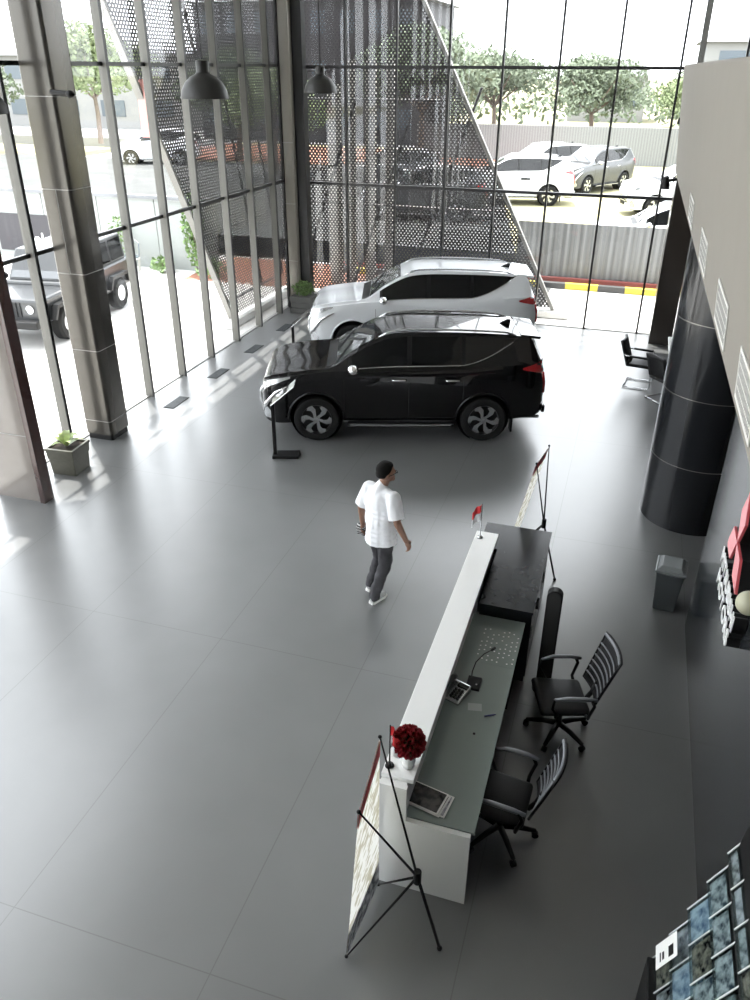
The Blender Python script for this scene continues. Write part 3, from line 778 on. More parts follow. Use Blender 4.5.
t = thing('potted_plant', (-7.93, 9.2, 0), 'square olive grey pot with a small leafy plant beside the big left column', 'plant', math.radians(4))
mb = MB()
def sqring(w0, w1, z0, z1): mb.hexa([(-w0, -w0, z0), (w0, -w0, z0), (w0, w0, z0), (-w0, w0, z0), (-w1, -w1, z1), (w1, -w1, z1), (w1, w1, z1), (-w1, w1, z1)])
sqring(.20, .215, 0, .26); sqring(.225, .235, .262, .40)
mb.build('pot', 'pot', t, bevel=.008)
mb = MB()
for x0, x1, y0, y1 in ((-.245, .245, -.245, -.205), (-.245, .245, .205, .245), (-.245, -.205, -.205, .205), (.205, .245, -.205, .205)): mb.box(x0, x1, y0, y1, .40, .445)
mb.build('rim', 'pot', t, bevel=.005)
mb = MB(); mb.box(-.205, .205, -.205, .205, .400, .408); mb.build('soil', 'soil', t)
mb = MB()
for k, (az, ln, up) in enumerate(((200, .24, .16), (250, .26, .13), (160, .2, .2), (20, .2, .2), (75, .24, .16), (320, .2, .15), (110, .17, .22), (40, .26, .1))):
    a0 = math.radians(az); d = Vector((math.cos(a0), math.sin(a0), 0)); w_ = Vector((-d.y, d.x, 0)); rows = []
    for i in range(7):
        s_ = i/6; p = d*ln*s_+Vector((0, 0, .41+up*math.sin(s_*2.2)))
        wd = .055*math.sin(PI*min(1, s_*.92+.06)); rows.append([p-w_*wd, p+Vector((0, 0, -.012)), p+w_*wd])
    mb.grid(rows)
mb.build('leaves', 'paleleaf', t, smooth=True)

t = thing('planter', (-7.92, 18.95, 0), 'grey square planter with grassy plant at the far corner column', 'plant', 0)
mb = MB()
for z0, z1, w_ in ((0, .13, .30), (.14, .27, .27), (.28, .42, .30)): mb.box(-w_, w_, -w_*.8, w_*.8, z0, z1)
mb.build('pot', 'stonepot', t, bevel=.01)
mb = MB(); leaf_blob(mb, (0, 0, .60), .30, .2, 350, .03); mb.build('foliage', 'leaf', t)

# car information stands
def info_stand(loc, rz, label):
    t = thing('information_stand', loc, label, 'stand', rz, 'information stands beside the showroom cars')
    mb = MB(); mb.box(-.05, .38, -.12, .12, 0, .05); mb.build('base_plate', 'black', t, bevel=.005)
    mb = MB(); mb.box(-.035, .02, -.035, .035, .03, .96); mb.build('post', 'black', t, bevel=.004)
    m_ = Matrix.Rotation(math.radians(-40), 3, 'Y')
    mb = MB(); mb.obox((.17, 0, 1.10), (.50, .32, .014), m_); mb.build('tilted_board', 'chrome', t, bevel=.004)
    return t
s1 = info_stand((-5.06, 10.66, 0), math.radians(18), 'black-footed information stand in front of the black SUV')
dup(s1, (-6.42, 14.72, 0), math.radians(18), 'information stand at the nose of the white SUV')

# ------------------------------------------------------------------ reception desk
d = thing('reception_desk', (-.8, 6, 0), 'long white reception desk with raised counter and grey worktop', 'desk')
mb = MB(); mb.box(-1.17, -.925, 3.9, 7.5, 1.06, 1.10); mb.build('counter_top', 'white', d, world=True, bevel=.004)
mb = MB(); mb.box(-1.165, -1.10, 3.84, 7.5, 0, 1.06); mb.box(-1.10, -.97, 3.86, 7.5, .76, 1.06); mb.build('front_panel', 'white', d, world=True)
mb = MB(); mb.extr([(-1.168, 3.82, 0), (-.475, 3.82, 0), (-.475, 3.82, .75), (-.955, 3.82, .75), (-.955, 3.82, 1.08), (-1.168, 3.82, 1.08)], (0, .04, 0)); mb.build('end_panel', 'white', d, world=True)
mb = MB(); mb.box(-1.10, -.45, 3.862, 6.45, .735, .76); mb.build('worktop', 'worktop', d, world=True, bevel=.003)
mb = MB(); mb.box(-1.09, -.80, 3.87, 6.4, .10, .733); mb.build('storage_body', 'blackwood', d, world=True)
mb = MB(); mb.box(-.80, -.50, 6.0, 6.42, 0, .733); mb.build('pedestal', 'blackwood', d, world=True)
d2 = thing('storage_cabinet', (-.78, 7.25, 0), 'black woodgrain low cabinet at the far end of the reception desk', 'cabinet')
mb = MB(); mb.box(-.92, -.41, 6.46, 8.04, 0, .87); mb.box(-1.10, -.92, 7.51, 8.04, 0, .87); mb.build('body', 'blackwood', d2, world=True)
mb = MB(); mb.box(-.925, -.385, 6.44, 8.06, .87, .90); mb.box(-1.14, -.925, 7.505, 8.06, .87, .90); mb.build('top', 'blackwood', d2, world=True)
for i in range(3):
    mb = MB(); mb.box(-.41, -.397, 6.48+i*.52, 6.98+i*.52, .05, .86); dr = mb.build('door', 'blackwood', d2, world=True, bevel=.004)
    mb = MB(); mb.box(-.397, -.382, 6.55+i*.52, 6.57+i*.52, .5, .65); mb.build('handle', 'silver', dr, world=True)

# things on the desk
def flag(loc, rz, label, h=.42):
    t = thing('table_flag', loc, label, 'flag', rz, 'small red and white flags on the counter')
    mb = MB(); mb.lathe([(0, 0), (.035, 0), (.03, .015), (.006, .022), (.005, h), (0, h+.01)], seg=20); mb.build('pole', 'black' if 'nearest' in label else 'silver', t, smooth=True)
    for nm, m_, z0 in (('red_stripe', 'red', h-.09), ('white_stripe', 'shirt', h-.19)):
        mb = MB(); rows = []
        for i in range(9):
            x = .008+.12*i/8; dz = -.10*(i/8)**1.2; yy = .02*math.sin(i*1.1)
            rows.append([(x*.8, yy, z0+dz), (x*.8, yy, z0+.09+dz)])
        mb.grid(rows); mb.build(nm, m_, t, smooth=True)
    return t
flag((-1.11, 7.36, 1.10), math.radians(200), 'red and white table flag on the far end of the counter')
flag((-1.13, 3.98, 1.10), math.radians(-35), 'red and white table flag behind the banner stand, nearest the roses', .40)
# roses in vase
t = thing('rose_bouquet', (-1.0, 4.02, 1.10), 'round bunch of dark red roses in a white vase on the counter end', 'flowers')
mb = MB(); mb.lathe([(0, 0), (.04, 0), (.055, .06), (.045, .12), (.05, .14), (.04, .135), (.035, .02), (0, .02)], seg=24); mb.build('vase', 'white', t, smooth=True)
mb = MB(); R0 = .125
for k in range(70):
    ph = math.acos(1-2*(k+.5)/70*.86); th = k*2.39996; c0 = Vector((math.sin(ph)*math.cos(th), math.sin(ph)*math.sin(th), math.cos(ph)))
    ctr = Vector((0, 0, .24))+c0*(R0-.02)
    q = c0.to_track_quat('Z', 'Y').to_matrix()
    for ring, (rr, n_, hh) in enumerate(((.010, 3, .012), (.017, 5, .006), (.024, 5, -.003))):
        for j in range(n_):
            a0 = 2*PI*j/n_+ring*.6; p0 = ctr+q @ Vector((rr*.5*math.cos(a0), rr*.5*math.sin(a0), hh-.012)); 
            tip = ctr+q @ Vector((rr*math.cos(a0), rr*math.sin(a0), hh+.012)); wv = q @ Vector((-math.sin(a0), math.cos(a0), 0))*rr*.7
            mb._add([p0-wv*.6, tip-wv, tip+wv, p0+wv*.6], [(0, 1, 2, 3)])
mb.build('blooms', 'rose', t)
mb = MB(); mb.ball((0, 0, .24), .095); leaf_blob(mb, (0, 0, .24), .125, .11, 60, .018); mb.build('leaves', mat('dark leaf', (.03, .06, .02), .7), t)
# brochures beside flowers
cv = [cover_material('night picture cover', (.008, .01, .012), (.30, .27, .22), 22), cover_material('blue picture cover', (.06, .12, .22), (.55, .65, .75), 13),
      cover_material('grey car picture cover', (.03, .03, .035), (.5, .5, .52), 20), cover_material('pale picture cover', (.16, .16, .19), (.62, .62, .66), 16), cover_material('teal picture cover', (.03, .05, .07), (.5, .54, .56), 18)]
for i, (dx, dy, rz, z, lb) in enumerate(((.01, .0, -.16, .76, 'white-edged magazine at the bottom of the pile on the worktop'), (-.02, -.005, -.22, .770, 'middle magazine of the pile on the worktop'), (-.035, .0, -.2, .779, 'dark-covered magazine on top of the pile beside the roses'))):
    t = thing('magazine', (-.83+dx, 4.05+dy, z), lb, 'magazine', rz, 'magazines piled on the worktop')
    mb = MB(); mb.box(-.148, .148, -.105, .105, 0, .008); mb.build('pages', 'paper', t)
    mb = MB(); mb.box(-.135, .135, -.095, .095, .0081, .0088); mb.build('cover', cover_material('dark magazine cover', (.004, .005, .006), (.06, .055, .05), 16) if i else cv[3], t)
# telephone
t = thing('telephone', (-.90, 5.22, .76), 'grey desk telephone with handset and cord beside the microphone', 'telephone', math.radians(-20))
mb = MB(); mb.hexa([(-.10, -.10, 0), (.10, -.10, 0), (.10, .12, 0), (-.10, .12, 0), (-.10, -.10, .03), (.10, -.10, .03), (.10, .12, .075), (-.10, .12, .075)]); mb.build('base', 'silver', t, bevel=.01)
mb = MB(); mb.tube([(-.07, -.10, .07), (-.07, -.07, .085), (-.07, 0, .10), (-.07, .08, .115), (-.07, .11, .105)], [.028, .026, .016, .026, .028], 10); mb.build('handset', 'binmat', t, smooth=True)
mb = MB()
for i in range(4):
    for j in range(3): mb.box(-.01+j*.032, .012+j*.032, -.07+i*.028, -.052+i*.028, .036+i*.006, .052+i*.006)
mb.build('keypad', 'black', t)
mb = MB(); mb.box(-.01, .085, .055, .10, .06, .076); mb.build('display', 'carglass', t)
mb = MB(); mb.tube([(-.07-.02*math.sin(i*.9)-.0005*i, -.12-.004*i, .012+.006*math.cos(i*1.6)) for i in range(24)], .004, 5); mb.build('cord', 'black', t)
# paging microphone
t = thing('desk_microphone', (-.765, 5.40, .76), 'black gooseneck microphone on the worktop beside the telephone', 'microphone')
mb = MB(); mb.hexa([(-.065, -.075, 0), (.065, -.075, 0), (.065, .075, 0), (-.065, .075, 0), (-.06, -.07, .025), (.06, -.07, .025), (.06, .07, .045), (-.06, .07, .045)]); mb.build('base', 'black', t, bevel=.006)
mb = MB(); mb.tube([(-.03, .05, .04), (-.03, .06, .10), (-.01, .10, .18), (.05, .15, .25), (.11, .19, .28)], .005, 8); mb.build('gooseneck', 'black', t, smooth=True)
mb = MB(); mb.capsule((.11, .19, .28), (.13, .21, .29), .012, .013); mb.build('head', 'black', t, smooth=True)
mb = MB(); mb.ball((.03, -.03, .036), .01); mb.build('button', 'silver', t)
# worktop reflection painted as solid white dots, pen, small items
t = thing('dot_reflection', (-.645, 5.99, .7605), 'painted reflection in rows of white dots on the far worktop', 'sheet')
mb = MB(); mb.box(-.19, .19, -.27, .27, 0, .001); mb.build('reflection_base', 'worktop', t)
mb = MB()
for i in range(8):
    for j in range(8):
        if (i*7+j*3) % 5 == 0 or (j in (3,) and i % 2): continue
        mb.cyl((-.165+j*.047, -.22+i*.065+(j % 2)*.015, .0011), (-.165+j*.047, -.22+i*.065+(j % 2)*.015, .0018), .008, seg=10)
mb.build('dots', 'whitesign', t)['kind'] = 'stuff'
mb = MB(); mb.cyl((-.60, 5.04, .768), (-.53, 5.08, .768), .008, seg=10); mb.cyl((-.53, 5.08, .768), (-.51, 5.09, .768), .008, .003, seg=10)
tag(mb.build('marker_pen', mat('navy plastic', (.02, .025, .12), .3)), 'short dark blue marker pen near the worktop edge', 'pen')
mb = MB(); mb.lathe([(0, 0), (.011, 0), (.011, .006), (0, .01)], (-.645, 4.82, .76), seg=14); tag(mb.build('pushpin', 'black'), 'tiny black pin lying on the middle of the worktop', 'pin')
t = thing('paper_slip', (-.70, 5.13, .7603), 'faint translucent paper slip on the worktop behind the pen', 'paper', .2)
mb = MB(); mb.box(-.06, .06, -.045, .045, 0, .0008); mb.build('slip', mat('grey paper', (.3, .33, .32), .5), t)

# ------------------------------------------------------------------ X banner stands
def ban_mat():
    m = mat('printed banner', (.6, .57, .48), .5); nt = m.node_tree; b = nt.nodes['Principled BSDF']; tc, s = coords(nt)
    n = nt.nodes.new('ShaderNodeTexNoise'); n.inputs['Scale'].default_value = 9; n.inputs['Detail'].default_value = 2
    mp = nt.nodes.new('ShaderNodeMapping'); mp.inputs['Scale'].default_value = (1, 1, 2.2); nt.links.new(tc.outputs['Object'], mp.inputs[0]); nt.links.new(mp.outputs[0], n.inputs['Vector'])
    r = nt.nodes.new('ShaderNodeValToRGB'); e = r.color_ramp.elements; e[0].position = .42; e[0].color = (.5, .46, .34, 1); e[1].position = .52; e[1].color = (.84, .83, .78, 1)
    nt.links.new(n.outputs['Fac'], r.inputs[0]); tr = nt.nodes.new('ShaderNodeBsdfTranslucent'); mx = nt.nodes.new('ShaderNodeMixShader'); mx.inputs[0].default_value = .55
    nt.links.new(r.outputs[0], b.inputs['Base Color']); nt.links.new(r.outputs[0], tr.inputs[0]); nt.links.new(b.outputs[0], mx.inputs[1]); nt.links.new(tr.outputs[0], mx.inputs[2])
    nt.links.new(mx.outputs[0], nt.nodes['Material Output'].inputs[0]); return m
bm_ = ban_mat()
def banner_stand(p0, p1, foot, hub, H, label, lean=(.11, -.02, 0), lean1=(0, 0, 0)):
    # p0,p1: floor points under the banner's sides
    base = Vector((hub[0], hub[1], 0)); t = thing('banner_stand', base, label, 'banner', group='folding banner stands at the reception desk')
    a0 = Vector((*p0, 0))-base; lean = Vector(lean); lean1 = Vector(lean1); a1 = Vector((*p1, 0))-base; hb = Vector((0, 0, hub[2])); n_ = (a1-a0).cross(Vector((0, 0, 1))).normalized()
    rows = []
    for i in range(13):
        z = .05+(H-.07)*i/12; bow = .05*math.sin(PI*i/12)
        rows.append([(a0+lean*(z/H)).lerp(a1+lean1*(z/H), j/6)+Vector((0, 0, z)) for j in range(7)])
    mb = MB(); mb.grid(rows); o = mb.build('banner_sheet', bm_, t)
    mb = MB(); q = .003
    for nm, lo, hi, m_ in (('red_header', H-.17, H-.03, 'red'), ('blue_footer', .06, .30, cv[3])):
        mb = MB(); off = n_*.004
        for sg in (1, -1):
            mb._add([a0+lean*(lo/H)+Vector((0, 0, lo))+off*sg, a1+lean1*(lo/H)+Vector((0, 0, lo))+off*sg, a1+lean1*(hi/H)+Vector((0, 0, hi))+off*sg, a0+lean*(hi/H)+Vector((0, 0, hi))+off*sg], [(0, 1, 2, 3)])
        mb.build(nm, m_, t)
    for e, z in ((a0+lean, H), (a1+lean1, H), (a0, .03), (a1, .03)):
        mb = MB(); tip = e+Vector((0, 0, z)); mb.tube([hb, hb.lerp(tip, .5), tip], [.010, .008, .006], 8); mb.ball(tip, .014); mb.build('arm', 'black', t, smooth=True)
    mb = MB(); ft = Vector((*foot, .015))-base; mb.tube([hb, ft], [.012, .012], 8); mb.ball(ft, .02); mb.build('rear_leg', 'black', t, smooth=True)
    mb = MB(); mb.cyl(hb-Vector((0, 0, .06)), hb+Vector((0, 0, .06)), .028, seg=12); mb.build('hub', 'black', t, bevel=.005)
    return t
b1 = banner_stand((-1.19, 3.15), (-1.14, 3.76), (-.57, 3.42), (-.76, 3.43, .72), 1.60, 'folding banner stand seen from behind at the near end of the desk')
banner_stand((-1.0, 8.32), (-.92, 8.88), (-.30, 8.44), (-.52, 8.55, .72), 1.62, 'folding banner stand at the far end of the black cabinet', (.33, 0, 0), (.33, -.02, 0))

# ------------------------------------------------------------------ office chairs
def office_chair(loc, rz, label):
    t = thing('office_chair', loc, label, 'chair', rz, 'office chairs behind the reception desk')   # faces local -x
    mb = MB(); mb.hexa([(-.26, -.25, .43), (.22, -.24, .41), (.22, .24, .41), (-.26, .25, .43), (-.25, -.23, .50), (.20, -.22, .47), (.20, .22, .47), (-.25, .23, .50)])
    o = mb.build('seat', 'softblack', t, bevel=.04, smooth=True)
    mb = MB(); mb.cyl((0, 0, .12), (0, 0, .28), .028); mb.cyl((0, 0, .28), (0, 0, .42), .02); mb.box(-.09, .09, -.08, .08, .385, .42); mb.build('gas_lift', 'black', t)
    for k in range(5):
        a0 = 2*PI*k/5+.3; ex, ey = .30*math.cos(a0), .30*math.sin(a0)
        mb = MB(); mb.tube([(0, 0, .12), (ex*.5, ey*.5, .11), (ex, ey, .075)], [.03, .025, .018], 8); lg = mb.build('leg', 'black', t, smooth=True)
        mb = MB(); mb.cyl((ex-.02*math.sin(a0), ey+.02*math.cos(a0), .028), (ex+.02*math.sin(a0), ey-.02*math.cos(a0), .028), .028, seg=14); mb.cyl((ex, ey, .03), (ex, ey, .08), .008, seg=8); mb.build('castor', 'black', lg)
    # backrest: curved frame with ribs
    bp = lambda s_, v: Vector((.24+.16*v+.05*math.sin(PI*v)*0-.035*(1-(s_*2)**2)*-1-.05*(1-v)*0, s_*.44*(1-.12*(1-v)), .52+.50*v+.0))
    mb = MB(); mb.tube([bp(-.5, v/6) for v in range(7)]+[bp(-.5+j/8, 1.0) for j in range(1, 9)]+[bp(.5, 1-v/6) for v in range(1, 7)]+[bp(.5-j/8, 0.) for j in range(1, 8)], .013, 8, closed=True); mb.build('back_frame', 'black', t, smooth=True)
    mb = MB(); rows = [[bp(-.5+j/8, v/8) for j in range(9)] for v in range(9)]; mb.grid(rows); o = mb.build('back_mesh', 'softblack', t, smooth=True); so = o.modifiers.new('s', 'SOLIDIFY'); so.thickness = .006
    for r_ in range(6):
        v = .16+r_*.125; mb = MB(); mb.tube([bp(-.48+.96*j/8, v)+Vector((-.012, 0, 0)) for j in range(9)], .008, 6); mb.build('back_rib', 'meshgrey', t, smooth=True)
    mb = MB(); mb.tube([bp(-.49+.98*j/8, .97)+Vector((-.01, 0, .006)) for j in range(9)], .016, 6); mb.build('back_top_rail', 'meshgrey', t, smooth=True)
    mb = MB(); mb.tube([(.05, 0, .40), (.22, 0, .42), (.27, 0, .50), (.31, 0, .62)], .025, 8); mb.build('back_support', 'black', t, smooth=True)
    for s in (-1, 1):
        mb = MB(); mb.tube([(.16, s*.20, .42), (.16, s*.29, .45), (.20, s*.30, .60), (.17, s*.295, .67)], .016, 8); ar = mb.build('armrest_frame', 'black', t, smooth=True)
        mb = MB(); mb.tube([(.22, s*.29, .66), (.12, s*.295, .68), (-.05, s*.29, .685), (-.16, s*.275, .665)], [.015, .02, .02, .013], 8); mb.build('armrest', 'meshgrey', t, smooth=True)
        mb = MB(); mb.tube([(-.16, s*.275, .665), (-.17, s*.28, .56), (-.10, s*.24, .44)], .013, 8); mb.build('armrest_frame', 'black', t, smooth=True)
    return t
oc = office_chair((.01, 5.85, 0), math.radians(19), 'office chair with ribbed back turned out beside the black post')
dup(oc, (-.33, 4.52, 0), math.radians(-3), 'office chair with ribbed back pushed in at the near worktop')

# tall black post with rounded top
t = thing('tower_speaker', (-.20, 6.42, 0), 'tall slim black tower with a rounded top behind the desk', 'speaker')
mb = MB(); P_ = [(-.075, 0), (.075, 0)]+[(.075*math.cos(x), 1.17+.075*math.sin(x)) for x in [PI*i/12 for i in range(13)]]
mb.extr([(x, -.05, z) for x, z in P_], (0, .09, 0)); mb.build('cabinet', 'black', t, bevel=.01)
mb = MB(); mb.extr([(x*.82, -.053, .06+z*.94) for x, z in P_], (0, .004, 0)); mb.build('front_grille', 'slot', t)
mb = MB(); mb.cyl((0, 0, 0), (0, 0, .02), .11, seg=24); mb.build('foot', 'black', t)

# waste bin
t = thing('waste_bin', (1.0, 8.33, 0), 'grey plastic bin with a lighter lid beside the dark sign wall', 'bin', math.radians(-6))
mb = MB(); mb.hexa([(-.12, -.14, 0), (.12, -.14, 0), (.12, .14, 0), (-.12, .14, 0), (-.155, -.17, .52), (.155, -.17, .52), (.155, .17, .52), (-.155, .17, .52)]); mb.build('body', 'binmat', t, bevel=.015)
mb = MB(); mb.box(-.17, .17, -.185, .185, .52, .555); mb.hexa([(-.15, -.16, .555), (.15, -.16, .555), (.15, .16, .555), (-.15, .16, .555), (-.11, -.12, .60), (.11, -.12, .60), (.11, .12, .60), (-.11, .12, .60)]); mb.build('lid', 'binlid', t, bevel=.01)
mb = MB(); mb.box(-.08, .08, -.20, -.18, .50, .53); mb.build('handle', 'binmat', t)

# visitor chairs (cantilever) and desk near the far right
def visitor_chair(loc, rz, label):
    t = thing('cantilever_chair', loc, label, 'chair', rz, 'cantilever chairs by the round column')    # faces +x
    mb = MB(); mb.box(-.24, .26, -.24, .24, .42, .49); mb.build('seat', 'softblack', t, bevel=.03, smooth=True)
    mb = MB(); rows = []
    for i in range(7):
        v = i/6; rows.append([(-.24-.16*v+.04*(1-(j/4-1)**2), -.24+.48*j/8, .47+.45*v) for j in range(9)])
    mb.grid(rows); o = mb.build('backrest', 'softblack', t, smooth=True); so = o.modifiers.new('s', 'SOLIDIFY'); so.thickness = .05
    mb = MB(); mb.tube([(-.22, -.27, .02), (.25, -.27, .02), (.28, -.27, .06), (.26, -.27, .42), (.22, -.27, .62), (-.2, -.27, .64), (-.3, -.25, .66)], .014, 8)
    mb.tube([(-.22, .27, .02), (.25, .27, .02), (.28, .27, .06), (.26, .27, .42), (.22, .27, .62), (-.2, .27, .64), (-.3, .25, .66)], .014, 8); mb.tube([(-.22, -.27, .02), (-.22, .27, .02)], .014, 8)
    mb.build('frame', 'silver', t, smooth=True)
    for s in (-1, 1):
        mb = MB(); mb.box(-.18, .2, s*.27-.025, s*.27+.025, .63, .665); mb.build('armrest', 'black', t, bevel=.01)
    return t
vc = visitor_chair((.50, 16.0, 0), math.radians(-8), 'black cantilever chair with metal frame in front of the dark panel')
dup(vc, (1.02, 15.25, 0), math.radians(40), 'black cantilever chair half hidden behind the round column')
t = thing('meeting_table', (1.55, 16.4, 0), 'pale table mostly hidden behind the round black column', 'table')
mb = MB(); mb.box(-.55, .6, -.6, .6, .72, .75); mb.build('tabletop', 'white', t, bevel=.005)
for x in (-.45, .5):
    for y_ in (-.5, .5): mb = MB(); mb.cyl((x, y_, 0), (x, y_, .72), .02); mb.build('leg', 'silver', t)

# ------------------------------------------------------------------ balcony vents and spotlights
vl = ['balcony wall grille nearest the camera at the frame edge', 'balcony wall grille third from the far end', 'balcony wall grille second from the far end', 'small far balcony wall grille nearest the spotlight']
for i, (y0, y1) in enumerate(((4.05, 4.95), (5.55, 6.45+.4), (7.9, 9.1), (10.5, 11.8))):
    yc = (y0+y1)/2; hw = (.36, .42, .45, .48)[i]
    t = thing('wall_vent', (fx(yc)-.024, yc, 4.04), vl[i], 'vent', math.radians(.57), 'white grilles on the balcony wall'); t.rotation_euler = (0, -.09, math.radians(.57))
    mb = MB(); mb.box(-.004, 0, -hw, hw, -.13, .13); mb.build('recess', 'slot', t)
    mb = MB()
    for a_ in ((-.007, 0, -hw-.02, hw+.02, .13, .155), (-.007, 0, -hw-.02, hw+.02, -.155, -.13), (-.007, 0, -hw-.02, -hw, -.13, .13), (-.007, 0, hw, hw+.02, -.13, .13)): mb.box(*a_)
    mb.build('frame', 'grille', t)
    mb = MB()
    for k in range(3): mb.box(-.0048, -.0042, -hw, hw, -.08+k*.07, -.07+k*.07)
    for k in range(18): y_ = -hw+2*hw*(k+.5)/18; mb.box(-.0048, -.0042, y_-.008, y_+.008, -.13, .13)
    mb.build('slats', 'grille', t)
for (y_, z_, lb) in ((17.2, 3.72, 'black spotlight on an arm at the far lower corner of the balcony'), (17.8, 4.75, 'tiny black spotlight on the balcony end near the window')):
    t = thing('spotlight', (fx(y_)-.0, y_, z_), lb, 'spotlight'); k = 1. if y_ < 17.5 else .5
    mb = MB(); mb.cyl((.12, 0, .05*k), (-.12*k, 0, .0), .03*k); mb.build('arm', 'black', t)
    mb = MB(); mb.lathe([(0, .12*k), (.05*k, .10*k), (.085*k, -.05*k), (.09*k, -.12*k), (0, -.10*k)], (-.17*k, 0, -.03*k), seg=20); mb.build('head', 'black', t, smooth=math.radians(40))
t = thing('clamp_spotlight', (-7.75, 10.30, 5.27), 'small black spotlight clamped high on the bronze column', 'spotlight')
mb = MB(); mb.cyl((-.2, 0, .02), (.13, 0, 0), .035); mb.build('arm', 'black', t)
mb = MB(); mb.ball((.12, -.02, 0), .055, (1.2, 1, .9)); mb.build('head', 'black', t, smooth=True)

# ------------------------------------------------------------------ pendant lamps
def pendant(loc, label):
    t = thing('pendant_lamp', loc, label, 'lamp', group='dome pendant lamps over the car display')
    mb = MB(); mb.lathe([(.30, 0), (.298, .03), (.28, .10), (.235, .18), (.17, .24), (.10, .275), (.085, .29), (.08, .30), (.08, .42), (.06, .43), (0, .435)], seg=40)
    mb.lathe([(.30, 0), (.285, .004), (.27, .10), (.22, .17), (.15, .23), (.06, .26), (0, .265)], seg=40); mb.build('shade', 'pshade', t, smooth=math.radians(50))
    mb = MB(); mb.cyl((0, 0, .43), (0, 0, ZC-loc[2]), .008, seg=6); mb.build('cord', 'black', t)
    mb = MB(); mb.lathe([(0, .12), (.05, .13), (.06, .18), (.04, .24)], seg=16); mb.build('bulb', 'paper', t, smooth=True)
    return t
M['pshade'] = mat('black lamp shade', (.012, .012, .011), .5)
pendant((-5.45, 10.05, 5.25), 'nearest full dome pendant lamp in front of the left glazing')
pl2 = pendant((-5.80, 15.04, 5.20), 'farther dome pendant lamp beside the corner column')
pendant((-8.08, 9.10, 5.07), 'dome pendant lamp cut off at the left frame edge')

# ------------------------------------------------------------------ wall sign
sg = thing('wall_logo_sign', (1.23, 5.70, 2.0), 'raised white letters and red three-diamond emblem on the dark wall', 'sign')
def text_mesh(name, body, size, width, depth, m, parent, loc, rot, offset=.004):
    tc = bpy.data.curves.new(body, 'FONT'); tc.body = body; tc.size = size; tc.extrude = depth; tc.align_x = 'CENTER'; tc.offset = offset; tc.space_character = 1.1
    tmp = bpy.data.objects.new('tmp', tc); C.objects.link(tmp); bpy.context.view_layer.update()
    me = bpy.data.meshes.new_from_object(tmp.evaluated_get(bpy.context.evaluated_depsgraph_get())); bpy.data.objects.remove(tmp)
    xs = [v.co.x for v in me.vertices]; k = width/(max(xs)-min(xs)) if width else 1
    for v in me.vertices: v.co.x *= k
    me.materials.clear(); me.materials.append(M[m])
    o = bpy.data.objects.new(name, me); C.objects.link(o); o.parent = parent; o.location = loc; o.rotation_euler = rot; return o
for body, z, w_ in (('MITSUBISHI', 1.92, 1.05), ('MOTORS', 1.74, .95)):
    f_ = text_mesh('lettering', body, .19, w_, .004, 'whitesign', sg, (-.10, .08, z-2), (PI/2, 0, -PI/2))
    text_mesh('lettering_side', body, .19, w_, .046, 'black', f_, (0, 0, -.051), (0, 0, 0), .002)
for k in range(3):
    a0 = PI/2+k*2*PI/3; r_ = .255
    pts = [(0, 0), (r_*math.cos(a0-PI/6), r_*math.sin(a0-PI/6)), (r_*math.sqrt(3)*math.cos(a0), r_*math.sqrt(3)*math.sin(a0)), (r_*math.cos(a0+PI/6), r_*math.sin(a0+PI/6))]
    mb = MB(); mb.extr([(-.13, y_, .44+z_) for y_, z_ in pts], (.02, 0, 0)); e = mb.build('diamond', 'redsign', sg)
    mb = MB(); mb.extr([(-.11, y_, .44+z_) for y_, z_ in pts], (.11, 0, 0)); mb.build('diamond_side', 'black', e)
t = thing('globe_wall_lamp', (1.12, 4.92, 2.42), 'pale round globe lamp on the dark wall beside the emblem', 'lamp')
mb = MB(); mb.ball((0, 0, 0), .085, u=24, v=16); mb.build('globe', 'globe', t, smooth=True)
mb = MB(); mb.cyl((0, 0, 0), (.1, 0, 0), .03); mb.build('bracket', 'black', t)

text_mesh('lettering', 'Kelu', .55, 0, .01, 'whitesign', KELU, (-19.0+16, 22.66-22.7, .35), (PI/2, 0, 0))
# ------------------------------------------------------------------ brochure rack
rk = thing('brochure_rack', (.95, 3.0, 0), 'black tiered rack with clear acrylic pockets at the lower right', 'rack')
Y1 = 3.5; TX = lambda i: .815+.058*i; TZ = lambda i: .46+.285*i
mb = MB(); mb.box(.79, 1.2, 2.2, Y1-.01, 0, .50); mb.build('base_cabinet', 'black', rk, world=True, bevel=.01)
mb = MB(); mb.hexa([(.96, 2.2, .46), (1.0, 2.2, .46), (1.0, Y1, .46), (.96, Y1, .46), (1.13, 2.2, 2.0), (1.17, 2.2, 2.0), (1.17, Y1, 2.0), (1.13, Y1, 2.0)]); mb.build('back_board', 'black', rk, world=True)
mb = MB(); P_ = [(Y1+.02, 1.86), (2.2, 1.86), (2.2, 2.12)]+[(Y1-.12+.14*math.cos(PI/2-PI/2*i/6), 1.98+.14*math.sin(PI/2-PI/2*i/6)) for i in range(7)]
mb.extr([(1.13, y_, z_) for y_, z_ in P_], (.03, 0, 0)); mb.build('header_board', 'black', rk, world=True)
text_mesh('lettering', 'O', .16, 0, .003, 'whitesign', rk, (1.125-.95, 3.36-3.0, 1.94), (PI/2, 0, -PI/2))
tilt = math.radians(24)
R3 = Matrix.Rotation(tilt, 3, 'Y')     # leans back towards +x
W_ = .235
names = ['lowest', 'second', 'middle', 'fourth', 'topmost']; cols_ = ['far end', 'second from the far end', 'third from the far end', 'nearest the camera']
